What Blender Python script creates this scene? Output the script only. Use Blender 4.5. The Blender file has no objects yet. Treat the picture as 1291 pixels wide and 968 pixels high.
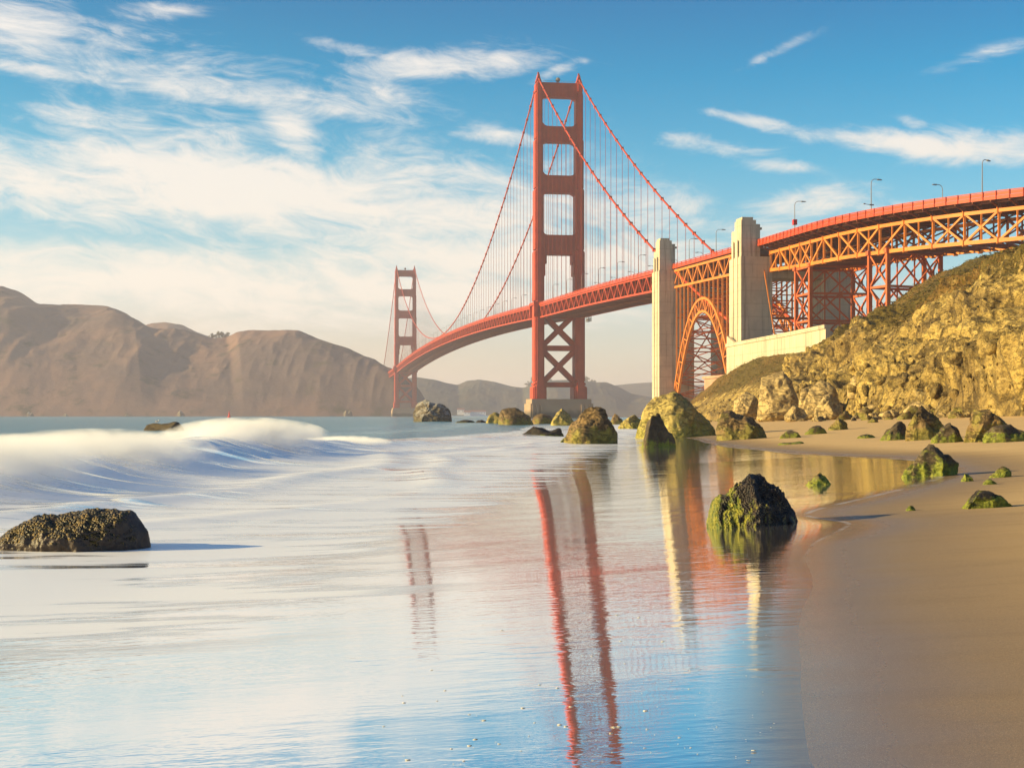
import bpy, math, random
import numpy as np
from mathutils import Vector
random.seed(7); rng = np.random.default_rng(7)
S = bpy.context.scene
C = S.collection
# ------------------------------------------------------------------ camera
F = 1850.0; CX = 645.5; HY = 523.0; CZ = 2.1          # focal length in photo pixels, principal column, horizon row, eye height
cam_d = bpy.data.cameras.new('camera'); cam = bpy.data.objects.new('camera', cam_d); C.objects.link(cam)
cam.location = (0, 0, CZ); cam.rotation_euler = (math.radians(90), 0, 0)
cam_d.sensor_width = 36; cam_d.lens = 36*F/1291; cam_d.shift_y = 39/1291
cam_d.clip_start = 0.1; cam_d.clip_end = 30000
S.camera = cam
# ------------------------------------------------------------------ sun and sky
SUN_EL = math.radians(16); SUN_V = Vector((-1.0, -0.13, 0)).normalized()     # where the sun stands, left of the view
sun_to = Vector((SUN_V.x*math.cos(SUN_EL), SUN_V.y*math.cos(SUN_EL), math.sin(SUN_EL)))
ld = bpy.data.lights.new('sun', 'SUN'); ld.energy = 5.0; ld.angle = math.radians(0.5); ld.color = (1.0, 0.76, 0.34)
sun = bpy.data.objects.new('sun', ld); C.objects.link(sun)
sun.rotation_euler = sun_to.to_track_quat('Z', 'Y').to_euler()
S.view_settings.view_transform = 'Standard'; S.view_settings.look = 'None'
S.view_settings.exposure = 1.05; S.view_settings.gamma = 1.0; S.view_settings.use_curve_mapping = False
S.render.engine = 'CYCLES'
S.cycles.use_denoising = True
S.cycles.max_bounces = 8; S.cycles.diffuse_bounces = 2; S.cycles.glossy_bounces = 3
S.cycles.transparent_max_bounces = 16; S.cycles.volume_bounces = 2
S.cycles.sample_clamp_indirect = 4

W = bpy.data.worlds.new('World'); S.world = W; W.use_nodes = True
nt = W.node_tree; nt.nodes.clear()

class NT:
    """tiny helper for writing node trees"""
    def __init__(s, tree): s.t = tree
    def n(s, typ, **kw):
        nd = s.t.nodes.new(typ)
        for k, v in kw.items(): setattr(nd, k, v)
        return nd
    def put(s, nd, i, v):
        if v is None: return
        if isinstance(v, bpy.types.NodeSocket): s.t.links.new(v, nd.inputs[i])
        else: nd.inputs[i].default_value = v
    def m(s, op, a, b=None, c=None, clamp=False):
        nd = s.n('ShaderNodeMath', operation=op); nd.use_clamp = clamp
        s.put(nd, 0, a); s.put(nd, 1, b); s.put(nd, 2, c); return nd.outputs[0]
    def vm(s, op, a, b=None):
        nd = s.n('ShaderNodeVectorMath', operation=op); s.put(nd, 0, a); s.put(nd, 1, b); return nd.outputs[0]
    def xyz(s, x, y, z):
        nd = s.n('ShaderNodeCombineXYZ'); s.put(nd, 0, x); s.put(nd, 1, y); s.put(nd, 2, z); return nd.outputs[0]
    def sep(s, v):
        nd = s.n('ShaderNodeSeparateXYZ'); s.put(nd, 0, v); return nd.outputs
    def noise(s, v, scale, detail=4, rough=0.5, dist=0.0, dim='3D'):
        nd = s.n('ShaderNodeTexNoise', noise_dimensions=dim)
        s.put(nd, 'Vector', v); nd.inputs['Scale'].default_value = scale; nd.inputs['Detail'].default_value = detail
        nd.inputs['Roughness'].default_value = rough; nd.inputs['Distortion'].default_value = dist
        return nd.outputs['Fac']
    def voro(s, v, scale, feature='F1', rnd=1.0):
        nd = s.n('ShaderNodeTexVoronoi', feature=feature); s.put(nd, 'Vector', v); nd.inputs['Scale'].default_value = scale
        nd.inputs['Randomness'].default_value = rnd
        return nd.outputs['Distance']
    def ss(s, v, a, b, lo=0.0, hi=1.0):
        nd = s.n('ShaderNodeMapRange', interpolation_type='SMOOTHSTEP'); s.put(nd, 0, v)
        s.put(nd, 1, a); s.put(nd, 2, b); s.put(nd, 3, lo); s.put(nd, 4, hi); return nd.outputs[0]
    def mix(s, f, a, b, mode='MIX'):
        nd = s.n('ShaderNodeMix', data_type='RGBA', blend_type=mode)
        s.put(nd, 0, f); s.put(nd, 6, a); s.put(nd, 7, b); return nd.outputs[2]
    def col(s, *c): return (c[0], c[1], c[2], 1.0)
    def ramp(s, f, stops):
        nd = s.n('ShaderNodeValToRGB'); s.put(nd, 0, f); cr = nd.color_ramp
        while len(cr.elements) < len(stops): cr.elements.new(0.5)
        for e, (p, c) in zip(cr.elements, stops): e.position = p; e.color = (c[0], c[1], c[2], 1)
        return nd.outputs[0]

w = NT(nt)
tc = w.n('ShaderNodeTexCoord').outputs['Generated']
dx, dy, dz = w.sep(tc)
hl = w.m('SQRT', w.m('ADD', w.m('MULTIPLY', dx, dx), w.m('MULTIPLY', dy, dy)))
el = w.m('DIVIDE', dz, w.m('MAXIMUM', hl, 0.001))              # tangent of the elevation
az = w.m('ARCTAN2', dx, dy)                                    # compass angle from the bridge view
sky = w.n('ShaderNodeTexSky', sky_type='NISHITA'); sky.sun_disc = False
sky.sun_elevation = SUN_EL; sky.sun_rotation = math.atan2(SUN_V.x, SUN_V.y)
sky.air_density = 1.0; sky.dust_density = 0.6; sky.ozone_density = 2.5
# clear evening air: the physical sky, its upper part a deeper blue
tint = w.ramp(w.m('MULTIPLY', w.m('MAXIMUM', el, 0.0), 2.0),
              [(0.0, (1.85, 1.17, 1.05)), (0.12, (1.65, 1.15, 1.05)), (0.22, (0.95, 1.12, 1.08)), (0.34, (0.35, 1.0, 1.06)), (0.46, (0.02, 0.82, 0.98)), (0.56, (0.0, 0.64, 0.86)), (1.0, (0.06, 0.55, 0.85))])
east = w.ss(az, -0.45, 0.15)
base = w.mix(1.0, sky.outputs[0], tint, 'MULTIPLY')
base = w.mix(w.m('MULTIPLY', east, 0.45), base, w.mix(1.0, base, w.col(0.45, 0.90, 1.05), 'MULTIPLY'))
# cirrus: streaky noise, with banks of cloud at their own bearings
u = w.m('MULTIPLY', az, 1.0); v = w.m('MULTIPLY', el, 1.0)
wrp = w.noise(w.xyz(w.m('MULTIPLY', u, 4.0), w.m('MULTIPLY', v, 9.0), 0.3), 1.0, 2)
wv = w.m('MULTIPLY', w.m('SUBTRACT', wrp, 0.5), 0.10)
u2 = w.m('ADD', u, wv); v2 = w.m('ADD', w.m('ADD', v, w.m('MULTIPLY', u, 0.10)), w.m('MULTIPLY', wv, 0.55))
n1 = w.noise(w.xyz(w.m('MULTIPLY', u2, 7.0), w.m('MULTIPLY', v2, 26.0), 1.7), 1.0, 8, 0.62, 0.6)
n2 = w.noise(w.xyz(w.m('MULTIPLY', u2, 28.0), w.m('MULTIPLY', v2, 75.0), 4.1), 1.0, 6, 0.68, 0.8)
nn = w.m('ADD', w.m('MULTIPLY', n1, 0.60), w.m('MULTIPLY', n2, 0.40))
BANKS = [  # photo column, row, half width, half height, tilt (down to the right), weight
    (230, 238, 560, 66, 0.06, 1.25), (330, 190, 420, 90, 0.08, .62), (150, 90, 330, 70, .1, .5), (560, 262, 190, 38, 0.05, 0.8), (0, 225, 260, 40, 0.0, 0.5),
    (370, 175, 60, 52, 0.75, 1.0), (300, 128, 260, 24, 0.10, 0.9), (560, 82, 150, 26, -0.05, 1.0), (430, 62, 80, 14, 0.2, .8),
    (120, 165, 150, 22, 0.08, 0.85), (20, 60, 100, 50, 0.1, 0.95), (190, 30, 80, 14, -0.05, 0.75), (480, 125, 120, 40, 0.15, .6),
    (620, 172, 70, 14, 0.08, 0.9), (700, 92, 45, 13, -0.4, 0.75), (60, 110, 120, 12, 0.1, 0.8),
    (200, 365, 700, 62, 0.0, 1.1), (560, 340, 330, 60, 0.0, .9), (450, 350, 260, 40, 0.0, .6), (790, 268, 130, 40, 0.0, 0.7), (960, 290, 260, 36, 0.0, .6), (720, 330, 300, 60, 0.0, .8),
    (870, 180, 60, 16, 0.12, 0.7), (915, 190, 90, 18, .1, .55), (960, 160, 90, 11, 0.22, 0.95), (1120, 190, 200, 16, 0.17, 1.0), (1260, 205, 120, 24, 0.1, 1.0),
    (980, 215, 60, 12, 0.1, 0.7), (1010, 262, 90, 24, -0.1, 0.9), (1150, 168, 22, 9, 0.3, 0.6), (980, 72, 60, 9, -0.45, 0.42),
    (1240, 92, 110, 13, -0.2, 0.42), (1100, 272, 160, 18, 0.0, .5)]
cov = None
for (bx_, by_, wx_, wy_, tl, wt) in BANKS:
    a0 = math.atan((bx_-CX)/F); e0 = (HY-by_)/F
    du = w.m('SUBTRACT', u, a0); dv = w.m('ADD', w.m('SUBTRACT', v, e0), w.m('MULTIPLY', du, tl))
    q = w.m('ADD', w.m('POWER', w.m('ABSOLUTE', w.m('MULTIPLY', du, F/wx_)), 2.0), w.m('POWER', w.m('ABSOLUTE', w.m('MULTIPLY', dv, F/wy_)), 2.0))
    b = w.m('MULTIPLY', w.m('EXPONENT', w.m('MULTIPLY', q, -1.0)), wt)
    cov = b if cov is None else w.m('MAXIMUM', cov, b) if wt > 0 else w.m('ADD', cov, b)
# beyond the view the same cirrus goes on, spread evenly
out = w.m('ADD', w.ss(w.m('ABSOLUTE', az), 0.42, 0.8), w.ss(el, 0.32, 0.6), clamp=True)
cov = w.m('ADD', cov, w.m('MULTIPLY', out, 0.30))
dens = w.ss(w.m('ADD', w.m('MULTIPLY', nn, 2.5), w.m('MULTIPLY', cov, 0.80)), 1.42, 2.15)
dens = w.m('MULTIPLY', dens, w.ss(cov, 0.0, 0.42))
low = w.ss(el, 0.30, 0.02)
ccol = w.mix(low, w.col(6.0, 5.7, 5.35), w.col(6.4, 5.75, 4.85))
skyc = w.mix(w.m('MULTIPLY', dens, 0.93), base, ccol)
bg = w.n('ShaderNodeBackground'); w.put(bg, 0, skyc); bg.inputs[1].default_value = 0.078
wo = w.n('ShaderNodeOutputWorld'); nt.links.new(bg.outputs[0], wo.inputs[0])

# ------------------------------------------------------------------ numeric noise
def _h(ix, iy, iz, seed):
    n = (ix.astype(np.int64)*374761393 + iy.astype(np.int64)*668265263 + iz.astype(np.int64)*2147483647 + seed*974634777) & 0xffffffff
    n = ((n ^ (n >> 13))*1274126177) & 0xffffffff
    n = n ^ (n >> 16)
    return (n & 0xffff)/65535.0
def vn(p, seed=0):
    i = np.floor(p); f = p-i; f = f*f*f*(f*(f*6-15)+10); i = i.astype(np.int64)
    r = 0
    for a in (0, 1):
        for b in (0, 1):
            for c in (0, 1):
                wt = (f[:, 0] if a else 1-f[:, 0])*(f[:, 1] if b else 1-f[:, 1])*(f[:, 2] if c else 1-f[:, 2])
                r = r + wt*_h(i[:, 0]+a, i[:, 1]+b, i[:, 2]+c, seed)
    return r*2-1
def fbm(p, o=4, seed=0, g=0.5, ridge=False):
    r = 0; a = 1; t = 0
    for k in range(o):
        q = vn(p*(2.03**k)+k*13.7, seed+k)
        r = r+a*((1-2*np.abs(q)) if ridge else q); t += a; a *= g
    return r/t
def cell(p, seed=0):
    """nearest-seed distance and a random value per cell"""
    i = np.floor(p).astype(np.int64); best = np.full(len(p), 9.0); sec = np.full(len(p), 9.0); val = np.zeros(len(p))
    for a in (-1, 0, 1):
        for b in (-1, 0, 1):
            for c in (-1, 0, 1):
                j = i+np.array([a, b, c])
                q = np.stack([_h(j[:, 0], j[:, 1], j[:, 2], seed+k) for k in range(3)], 1)+j
                d = np.linalg.norm(q-p, axis=1); m = d < best
                sec = np.where(m, best, np.minimum(sec, d))
                val = np.where(m, _h(j[:, 0], j[:, 1], j[:, 2], seed+5), val); best = np.where(m, d, best)
    return best, sec-best, val
def sstep(x, a, b):
    t = np.clip((x-a)/(b-a), 0, 1); return t*t*(3-2*t)

# ------------------------------------------------------------------ mesh helpers
def tag(o, label=None, cat=None, group=None, kind=None):
    if label: o['label'] = label
    if cat: o['category'] = cat
    if group: o['group'] = group
    if kind: o['kind'] = kind
    return o
def empty(name, loc=(0, 0, 0), parent=None):
    o = bpy.data.objects.new(name, None); C.objects.link(o); o.location = loc; o.empty_display_size = 0.5
    if parent: o.parent = parent
    return o
def meshobj(name, V, Fc, mat=None, parent=None, smooth=False, attrs=None):
    me = bpy.data.meshes.new(name)
    if isinstance(Fc, np.ndarray):
        n = len(Fc); k = Fc.shape[1]
        me.vertices.add(len(V)); me.vertices.foreach_set('co', np.asarray(V, dtype=np.float32).ravel())
        me.loops.add(n*k); me.loops.foreach_set('vertex_index', Fc.astype(np.int32).ravel())
        me.polygons.add(n); me.polygons.foreach_set('loop_start', np.arange(0, n*k, k, dtype=np.int32))
        me.update(calc_edges=True)
    else:
        me.from_pydata([tuple(map(float, p)) for p in V], [], Fc)
    if smooth: me.polygons.foreach_set('use_smooth', np.ones(len(me.polygons), dtype=bool))
    for k_, a_ in (attrs or {}).items():
        at = me.attributes.new(k_, 'FLOAT', 'POINT'); at.data.foreach_set('value', np.asarray(a_, dtype=np.float32))
    if mat: me.materials.append(mat)
    me.update()
    o = bpy.data.objects.new(name, me); C.objects.link(o)
    if parent: o.parent = parent
    return o
class MB:
    def __init__(s): s.v = []; s.f = []
    def add(s, V, Fc):
        n = len(s.v); s.v += [tuple(map(float, p)) for p in V]; s.f += [tuple(i+n for i in f) for f in Fc]
    def hexa(s, p):   # p: 8 corners, bottom loop then top loop
        s.add(p, [(3, 2, 1, 0), (4, 5, 6, 7), (0, 1, 5, 4), (1, 2, 6, 5), (2, 3, 7, 6), (3, 0, 4, 7)])
    def bar(s, a, b, wd, ht=None, up=Vector((0, 0, 1))):
        a = Vector(a); b = Vector(b); ht = ht or wd; d = (b-a)
        if d.length < 1e-4: return
        d.normalize(); sd = d.cross(up)
        if sd.length < 0.05: sd = d.cross(Vector((0, 1, 0)))
        sd.normalize(); u_ = sd.cross(d)
        sd *= wd/2; u_ *= ht/2
        s.hexa([a-sd-u_, a+sd-u_, a+sd+u_, a-sd+u_, b-sd-u_, b+sd-u_, b+sd+u_, b-sd+u_])
    def tube(s, pts, r, n=8, cap=True):
        pts = [Vector(p) for p in pts]; rs = r if isinstance(r, (list, tuple)) else [r]*len(pts)
        V = []; Fc = []
        for i, p in enumerate(pts):
            d = (pts[min(i+1, len(pts)-1)]-pts[max(i-1, 0)]).normalized()
            a = d.cross(Vector((0, 0, 1)));
            if a.length < 0.05: a = d.cross(Vector((0, 1, 0)))
            a.normalize(); b = a.cross(d)
            for k in range(n):
                t = 2*math.pi*k/n; V.append(p+(a*math.cos(t)+b*math.sin(t))*rs[i])
        for i in range(len(pts)-1):
            for k in range(n):
                k2 = (k+1) % n; Fc.append((i*n+k, i*n+k2, (i+1)*n+k2, (i+1)*n+k))
        if cap: Fc.append(tuple(range(n))[::-1]); Fc.append(tuple((len(pts)-1)*n+k for k in range(n)))
        s.add(V, Fc)
    def build(s, name, mat, parent=None, smooth=False):
        return meshobj(name, s.v, s.f, mat, parent, smooth)

def ico(n):
    bm = __import__('bmesh').new(); __import__('bmesh').ops.create_icosphere(bm, subdivisions=n, radius=1.0)
    V = np.array([v.co[:] for v in bm.verts]); Fc = np.array([[v.index for v in f.verts] for f in bm.faces]); bm.free(); return V, Fc
ICO = {k: ico(k) for k in (3, 4, 5, 6, 7)}
# ------------------------------------------------------------------ materials
MAT = {}
def material(name):
    m = bpy.data.materials.new(name); m.use_nodes = True; m.node_tree.nodes.clear(); MAT[name] = m
    return m, NT(m.node_tree)
def finish(t, bsdf):
    o = t.n('ShaderNodeOutputMaterial'); t.t.links.new(bsdf, o.inputs[0])
def principled(t, col, rough, bump=None, bstr=0.5, bdist=0.1, spec=0.3, metal=0.0):
    p = t.n('ShaderNodeBsdfPrincipled'); t.put(p, 'Base Color', col); t.put(p, 'Roughness', rough)
    p.inputs['Specular IOR Level'].default_value = spec; p.inputs['Metallic'].default_value = metal
    if bump is not None:
        b = t.n('ShaderNodeBump'); b.inputs['Strength'].default_value = bstr; b.inputs['Distance'].default_value = bdist
        t.put(b, 'Height', bump); t.put(p, 'Normal', b.outputs[0])
    return p.outputs[0]
def pos(t): return t.n('ShaderNodeNewGeometry').outputs['Position']
def scaled(t, v, sx, sy, sz):
    return t.vm('MULTIPLY', v, (sx, sy, sz))

def paint(name, c, scale=0.15):
    m, t = material(name); p = pos(t)
    n = t.noise(p, scale, 5, 0.6); n2 = t.noise(scaled(t, p, 1, 1, 0.12), 1.2, 4, 0.6)
    k = t.mix(t.ss(n, 0.35, 0.7), t.col(*c), t.col(c[0]*0.78, c[1]*0.75, c[2]*0.8))
    k = t.mix(t.m('MULTIPLY', t.ss(n2, 0.58, 0.75), 0.35), k, t.col(c[0]*0.45, c[1]*0.5, c[2]*0.6))
    finish(t, principled(t, k, 0.55, n2, 0.15, 0.05)); return m
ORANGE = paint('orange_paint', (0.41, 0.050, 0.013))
BEAM = paint('shaded_beam_paint', (0.20, 0.055, 0.022))  # bridge paint darkened, the shade under the decks put into the colour
ORANGE_LIT = paint('sunlit_orange_paint', (0.60, 0.19, 0.030))  # bridge orange yellowed, golden sunlight on arch and viaduct put into the colour
RUST = paint('rust_paint', (0.50, 0.11, 0.03))
GREY = paint('grey_metal', (0.22, 0.2, 0.19), 2.0)
RED = paint('red_paint', (0.6, 0.03, 0.03), 2.0)
WHITEP = paint('white_paint', (0.75, 0.73, 0.7), 2.0)
ASPHALT = paint('asphalt', (0.06, 0.06, 0.06), 1.0)

m, t = material('concrete'); p = pos(t)
x_, y_, z_ = t.sep(p)
n = t.noise(p, 0.12, 6, 0.65); st = t.noise(scaled(t, p, 1, 1, 0.05), 0.7, 6, 0.7)
lift = t.m('PINGPONG', z_, 2.3); seam = t.ss(lift, 0.0, 0.16, 1.0, 0.0)
k = t.mix(t.ss(n, 0.3, 0.7), t.col(0.52, 0.44, 0.31), t.col(0.40, 0.34, 0.25))
k = t.mix(t.m('MULTIPLY', t.ss(st, 0.48, 0.66), 0.75), k, t.col(0.20, 0.165, 0.13))
k = t.mix(t.m('MULTIPLY', seam, 0.5), k, t.col(0.2, 0.16, 0.12))
finish(t, principled(t, k, 0.85, t.m('SUBTRACT', n, t.m('MULTIPLY', seam, .3)), 0.3, 0.15)); CONC = m
m, t = material('sea_stained_concrete'); p = pos(t); n = t.noise(p, 0.2, 5, 0.6); zz_ = t.sep(p)[2]
finish(t, principled(t, t.mix(t.ss(t.m('ADD', zz_, t.m('MULTIPLY', n, 4.0)), 4, 8), t.col(.06, .05, .035), t.mix(n, t.col(.26, .17, .11), t.col(.34, .25, .17))), 0.9)); PIER = m

m, t = material('brick_concrete'); p = pos(t)
n = t.noise(p, 0.2, 5, 0.6)
finish(t, principled(t, t.mix(t.ss(n, 0.35, 0.65), t.col(0.42, 0.24, 0.16), t.col(0.32, 0.19, 0.13)), 0.9)); BRICK = m

def rockmat(name, c1, c2, c3, moss=0.5, sc=1.0, musty=(0.11, 0.14, 0.015), top=None, topamt=0.0, mz=1.0):
    """c1/c2 rock, c3 cracks; moss grows from the foot up to mz metres and on ledges"""
    m, t = material(name); g = t.n('ShaderNodeNewGeometry'); p = g.outputs['Position']
    ob = t.n('ShaderNodeTexCoord').outputs['Object']
    n = t.noise(ob, 1.3*sc, 8, 0.65); n2 = t.noise(ob, 5*sc, 6, 0.7); n3 = t.noise(ob, 0.5*sc, 3)
    vo = t.voro(t.vm('ADD', ob, t.vm('MULTIPLY', t.xyz(n2, n, n3), (.5/sc, .5/sc, .5/sc))), 1.6*sc, 'DISTANCE_TO_EDGE')
    k = t.mix(t.ss(n, 0.36, 0.64), t.col(*c1), t.col(*c2))
    k = t.mix(t.ss(n2, 0.56, 0.72), k, t.col(*c3))
    n5 = t.noise(scaled(t, ob, 1.0, 1.0, 2.6), 1.1*sc, 7, .6, 1.2); cr = t.ss(t.m('ABSOLUTE', t.m('SUBTRACT', n5, 0.5)), 0.03, 0.0)
    k = t.mix(t.m('MULTIPLY', cr, .65), k, t.col(*c3))
    oz = t.sep(ob)[2]
    mm = t.m('ADD', t.m('MULTIPLY', t.m('SUBTRACT', n, 0.5), 3.2), t.m('SUBTRACT', 0.65, t.m('DIVIDE', oz, mz)))
    mm = t.m('MULTIPLY', t.ss(mm, 0.0, 0.55), moss)
    mcol = t.mix(t.ss(n2, 0.35, 0.65), t.col(*musty), t.col(musty[0]*2.1, musty[1]*1.7, musty[2]*1.5))
    k = t.mix(mm, k, mcol)
    if top:
        nz = t.sep(g.outputs['Normal'])[2]
        tt = t.m('MULTIPLY', t.ss(t.m('ADD', nz, t.m('SUBTRACT', n, 0.5)), 0.35, 0.7), topamt)
        k = t.mix(tt, k, t.col(*top))
    h = t.m('ADD', t.m('MULTIPLY', n, 1.0), t.m('ADD', t.m('MULTIPLY', n2, 0.35), t.m('MULTIPLY', cr, -0.3)))
    finish(t, principled(t, k, 0.72, h, 0.9, 0.13/sc, 0.35)); return m
R_MOSSY = rockmat('mossy_rock', (0.10, 0.07, 0.035), (0.06, 0.045, 0.028), (0.02, 0.016, 0.012), 0.95, 2.2, mz=0.8)
R_DARK = rockmat('dark_wet_rock', (0.035, 0.026, 0.02), (0.02, 0.016, 0.014), (0.008, 0.007, 0.006), 0.95, 2.4, mz=0.42)
R_BIG = rockmat('ochre_boulder', (0.42, 0.32, 0.085), (0.24, 0.18, 0.06), (0.05, 0.04, 0.02), 0.65, 0.55, (0.16, 0.17, 0.02), mz=3.0)
R_FAR = rockmat('brown_boulder', (0.20, 0.125, 0.045), (0.10, 0.065, 0.032), (0.03, 0.022, 0.016), 0.6, 0.5, (0.14, 0.15, 0.02), mz=2.5)
R_GUANO = rockmat('streaked_rock', (0.14, 0.11, 0.07), (0.09, 0.07, 0.05), (0.03, 0.025, 0.02), 0.3, 0.35, (0.06, 0.07, 0.03), (0.46, 0.44, 0.40), 0.5, mz=3)
R_PALE = rockmat('pale_boulder', (0.44, 0.32, 0.13), (0.33, 0.235, 0.10), (0.16, 0.115, 0.06), 0.0, 0.3, mz=1.0)

# mussel-covered rock: a pebbled crust of mussels on top
m, t = material('mussel_rock'); g = t.n('ShaderNodeNewGeometry'); ob = t.n('ShaderNodeTexCoord').outputs['Object']
n = t.noise(ob, 2.2, 6, 0.6); vc = t.voro(ob, 26.0); vb = t.n('ShaderNodeTexVoronoi'); t.put(vb, 'Vector', ob); vb.inputs['Scale'].default_value = 26
nz = t.sep(g.outputs['Normal'])[2]; nx = t.sep(g.outputs['Normal'])[0]
crust = t.ss(t.m('ADD', t.m('ADD', nz, t.m('MULTIPLY', nx, -0.35)), t.m('MULTIPLY', t.m('SUBTRACT', n, 0.5), 2.4)), 0.25, 0.55)
mc = t.mix(t.ss(t.sep(vb.outputs['Color'])[0], 0.25, 0.8), t.col(0.012, 0.01, 0.006), t.col(0.15, 0.095, 0.022))
k = t.mix(crust, t.mix(n, t.col(0.03, 0.018, 0.013), t.col(0.05, 0.03, 0.02)), mc)
hh = t.m('ADD', t.m('MULTIPLY', t.m('MULTIPLY', t.m('SUBTRACT', 0.7, vc), crust), 1.0), t.m('MULTIPLY', n, 1.2))
finish(t, principled(t, k, 0.5, hh, 1.0, 0.06, 0.4)); R_MUSSEL = m
m, t = material('crusted_mossy_rock'); g = t.n('ShaderNodeNewGeometry'); ob = t.n('ShaderNodeTexCoord').outputs['Object']
n = t.noise(ob, 2.2, 7, 0.65); n2 = t.noise(ob, 11, 5, 0.7); vc = t.voro(ob, 30.0); nn_ = t.sep(g.outputs['Normal']); oo = t.sep(ob)
k = t.mix(t.ss(n2, .4, .7), t.col(.012, .009, .008), t.col(.055, .035, .028))
k = t.mix(t.ss(t.m('ADD', n2, t.m('MULTIPLY', n, .5)), .82, .95), k, t.col(.22, .17, .05))
ms = t.m('ADD', t.m('MULTIPLY', t.m('SUBTRACT', n, .5), 3.0), t.m('ADD', t.m('ADD', t.m('MULTIPLY', nn_[0], -.5), t.m('MULTIPLY', oo[0], -.9)), t.m('SUBTRACT', .05, t.m('MULTIPLY', oo[2], .75))))
k = t.mix(t.ss(ms, 0.0, .4), k, t.mix(t.ss(n2, .35, .65), t.col(.06, .09, .01), t.col(.30, .27, .03)))
h = t.m('ADD', t.m('MULTIPLY', t.m('SUBTRACT', .7, vc), .6), t.m('ADD', t.m('MULTIPLY', n, 1.6), t.m('MULTIPLY', n2, .8)))
finish(t, principled(t, k, 0.5, h, 1.0, 0.08, 0.4)); R_CRUST = m

m, t = material('cliff_rock'); g = t.n('ShaderNodeNewGeometry'); p = g.outputs['Position']
n = t.noise(p, 0.09, 8, 0.65); n2 = t.noise(p, 0.5, 8, 0.7); n3 = t.noise(p, 0.035, 4, 0.5)
pw = t.vm('ADD', p, t.vm('MULTIPLY', t.xyz(n2, n, n2), (3.5, 3.5, 3.5)))
vo = t.voro(scaled(t, pw, 1, 1, 0.7), 0.28, 'DISTANCE_TO_EDGE'); vo2 = t.voro(scaled(t, pw, 1, 1, 1.4), 0.9, 'DISTANCE_TO_EDGE')
nz = t.sep(g.outputs['Normal'])[2]; pz = t.sep(p)[2]
k = t.mix(t.ss(n, 0.36, 0.64), t.col(0.56, 0.40, 0.12), t.col(0.24, 0.165, 0.06))
k = t.mix(t.ss(n2, 0.55, 0.74), k, t.col(0.09, 0.065, 0.03))
k = t.mix(t.m('MULTIPLY', t.ss(vo, 0.08, 0.0), .6), k, t.col(0.06, 0.045, 0.03))
k = t.mix(t.m('MULTIPLY', t.ss(vo2, 0.07, 0.0), .4), k, t.col(0.09, 0.065, 0.035))
at = t.n('ShaderNodeAttribute', attribute_name='veg').outputs['Fac']
n6 = t.noise(scaled(t, t.vm('ADD', p, t.vm('MULTIPLY', t.xyz(n2, n2, n), (2, 2, 4))), .35, .2, .9), 1.0, 8, .68, 1.5)
k = t.mix(t.m('MULTIPLY', t.ss(t.m('ABSOLUTE', t.m('SUBTRACT', n6, 0.5)), 0.035, 0.0), .75), k, t.col(0.045, 0.033, 0.018))
k = t.mix(t.m('MULTIPLY', t.ss(n6, .56, .72), .5), k, t.col(0.62, 0.50, 0.24))
vg = t.ss(t.m('ADD', at, t.m('MULTIPLY', t.m('SUBTRACT', n2, 0.5), 1.5)), 0.35, 0.65)
n4 = t.noise(p, 1.6, 5, 0.7)
vcol = t.ramp(t.m('ADD', t.m('MULTIPLY', n3, 0.6), t.m('MULTIPLY', n4, 0.5)), [(0.40, (0.035, 0.036, 0.01)), (0.48, (0.15, 0.105, 0.025)), (0.54, (0.08, 0.065, 0.018)), (0.60, (0.22, 0.12, 0.03)), (0.68, (0.12, 0.10, 0.02))])
k = t.mix(vg, k, vcol)
h = t.m('ADD', t.m('ADD', t.m('MULTIPLY', n2, 1.2), t.m('MULTIPLY', n, 1.5)), t.m('ADD', t.m('MULTIPLY', t.ss(vo, 0, .12), .6), t.m('MULTIPLY', n4, 0.7)))
finish(t, principled(t, k, 0.9, h, 0.9, 0.8, 0.15)); CLIFF = m

m, t = material('headland_ground'); p = pos(t)
n = t.noise(p, 0.004, 8, 0.6); n2 = t.noise(p, 0.02, 6, 0.65)
k = t.mix(t.ss(n, 0.4, 0.6), t.col(0.19, 0.115, 0.09), t.col(0.10, 0.072, 0.07))
k = t.mix(t.ss(n2, 0.52, 0.7), k, t.col(0.05, 0.045, 0.028))
finish(t, principled(t, k, 0.95, n2, 0.6, 5.0, 0.1)); HILL = m
m, t = material('far_shore_ground'); p = pos(t)
n = t.noise(p, 0.006, 7, 0.6)
finish(t, principled(t, t.mix(t.ss(n, 0.4, 0.6), t.col(0.09, 0.075, 0.05), t.col(0.05, 0.055, 0.04)), 0.95, n, 0.8, 20.0, 0.1)); HILL2 = m

# ------------------------------------------------------------------ beach shape
XS_Y = [-40, 0, 35, 60, 100, 130, 200, 300, 400, 480, 600, 900]
XS_X = [-18.7, -8.75, 0, 6, 11, 13, 19, 32, 50, 62, 74, 90]
def xs(y): return np.interp(y, XS_Y, XS_X)
def zsand(x, y):
    x = np.asarray(x, float); y = np.asarray(y, float)
    d = x-xs(y)
    up = 0.06*d; dn = -1.6*(1-np.exp(np.minimum(0.06*d, 0)/1.6))
    z = np.where(d > 0, up, dn)
    z = np.where(z > 3.0, 3.0+0.2*(z-3.0), z)
    return z
def ground(px, py):
    """where the line of sight through a photo point meets the beach or the sea"""
    a = (px-CX)/F; e = (HY-py)/F; lo = 2.0
    ys = np.concatenate([np.arange(2, 120, 0.05), np.arange(120, 900, 0.5)])
    z = np.maximum(zsand(a*ys, ys), 0)
    hit = np.nonzero(CZ+e*ys <= z)[0]
    y = ys[hit[0]] if len(hit) else 900.
    return a*y, y, float(max(zsand(a*y, y), 0))
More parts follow.
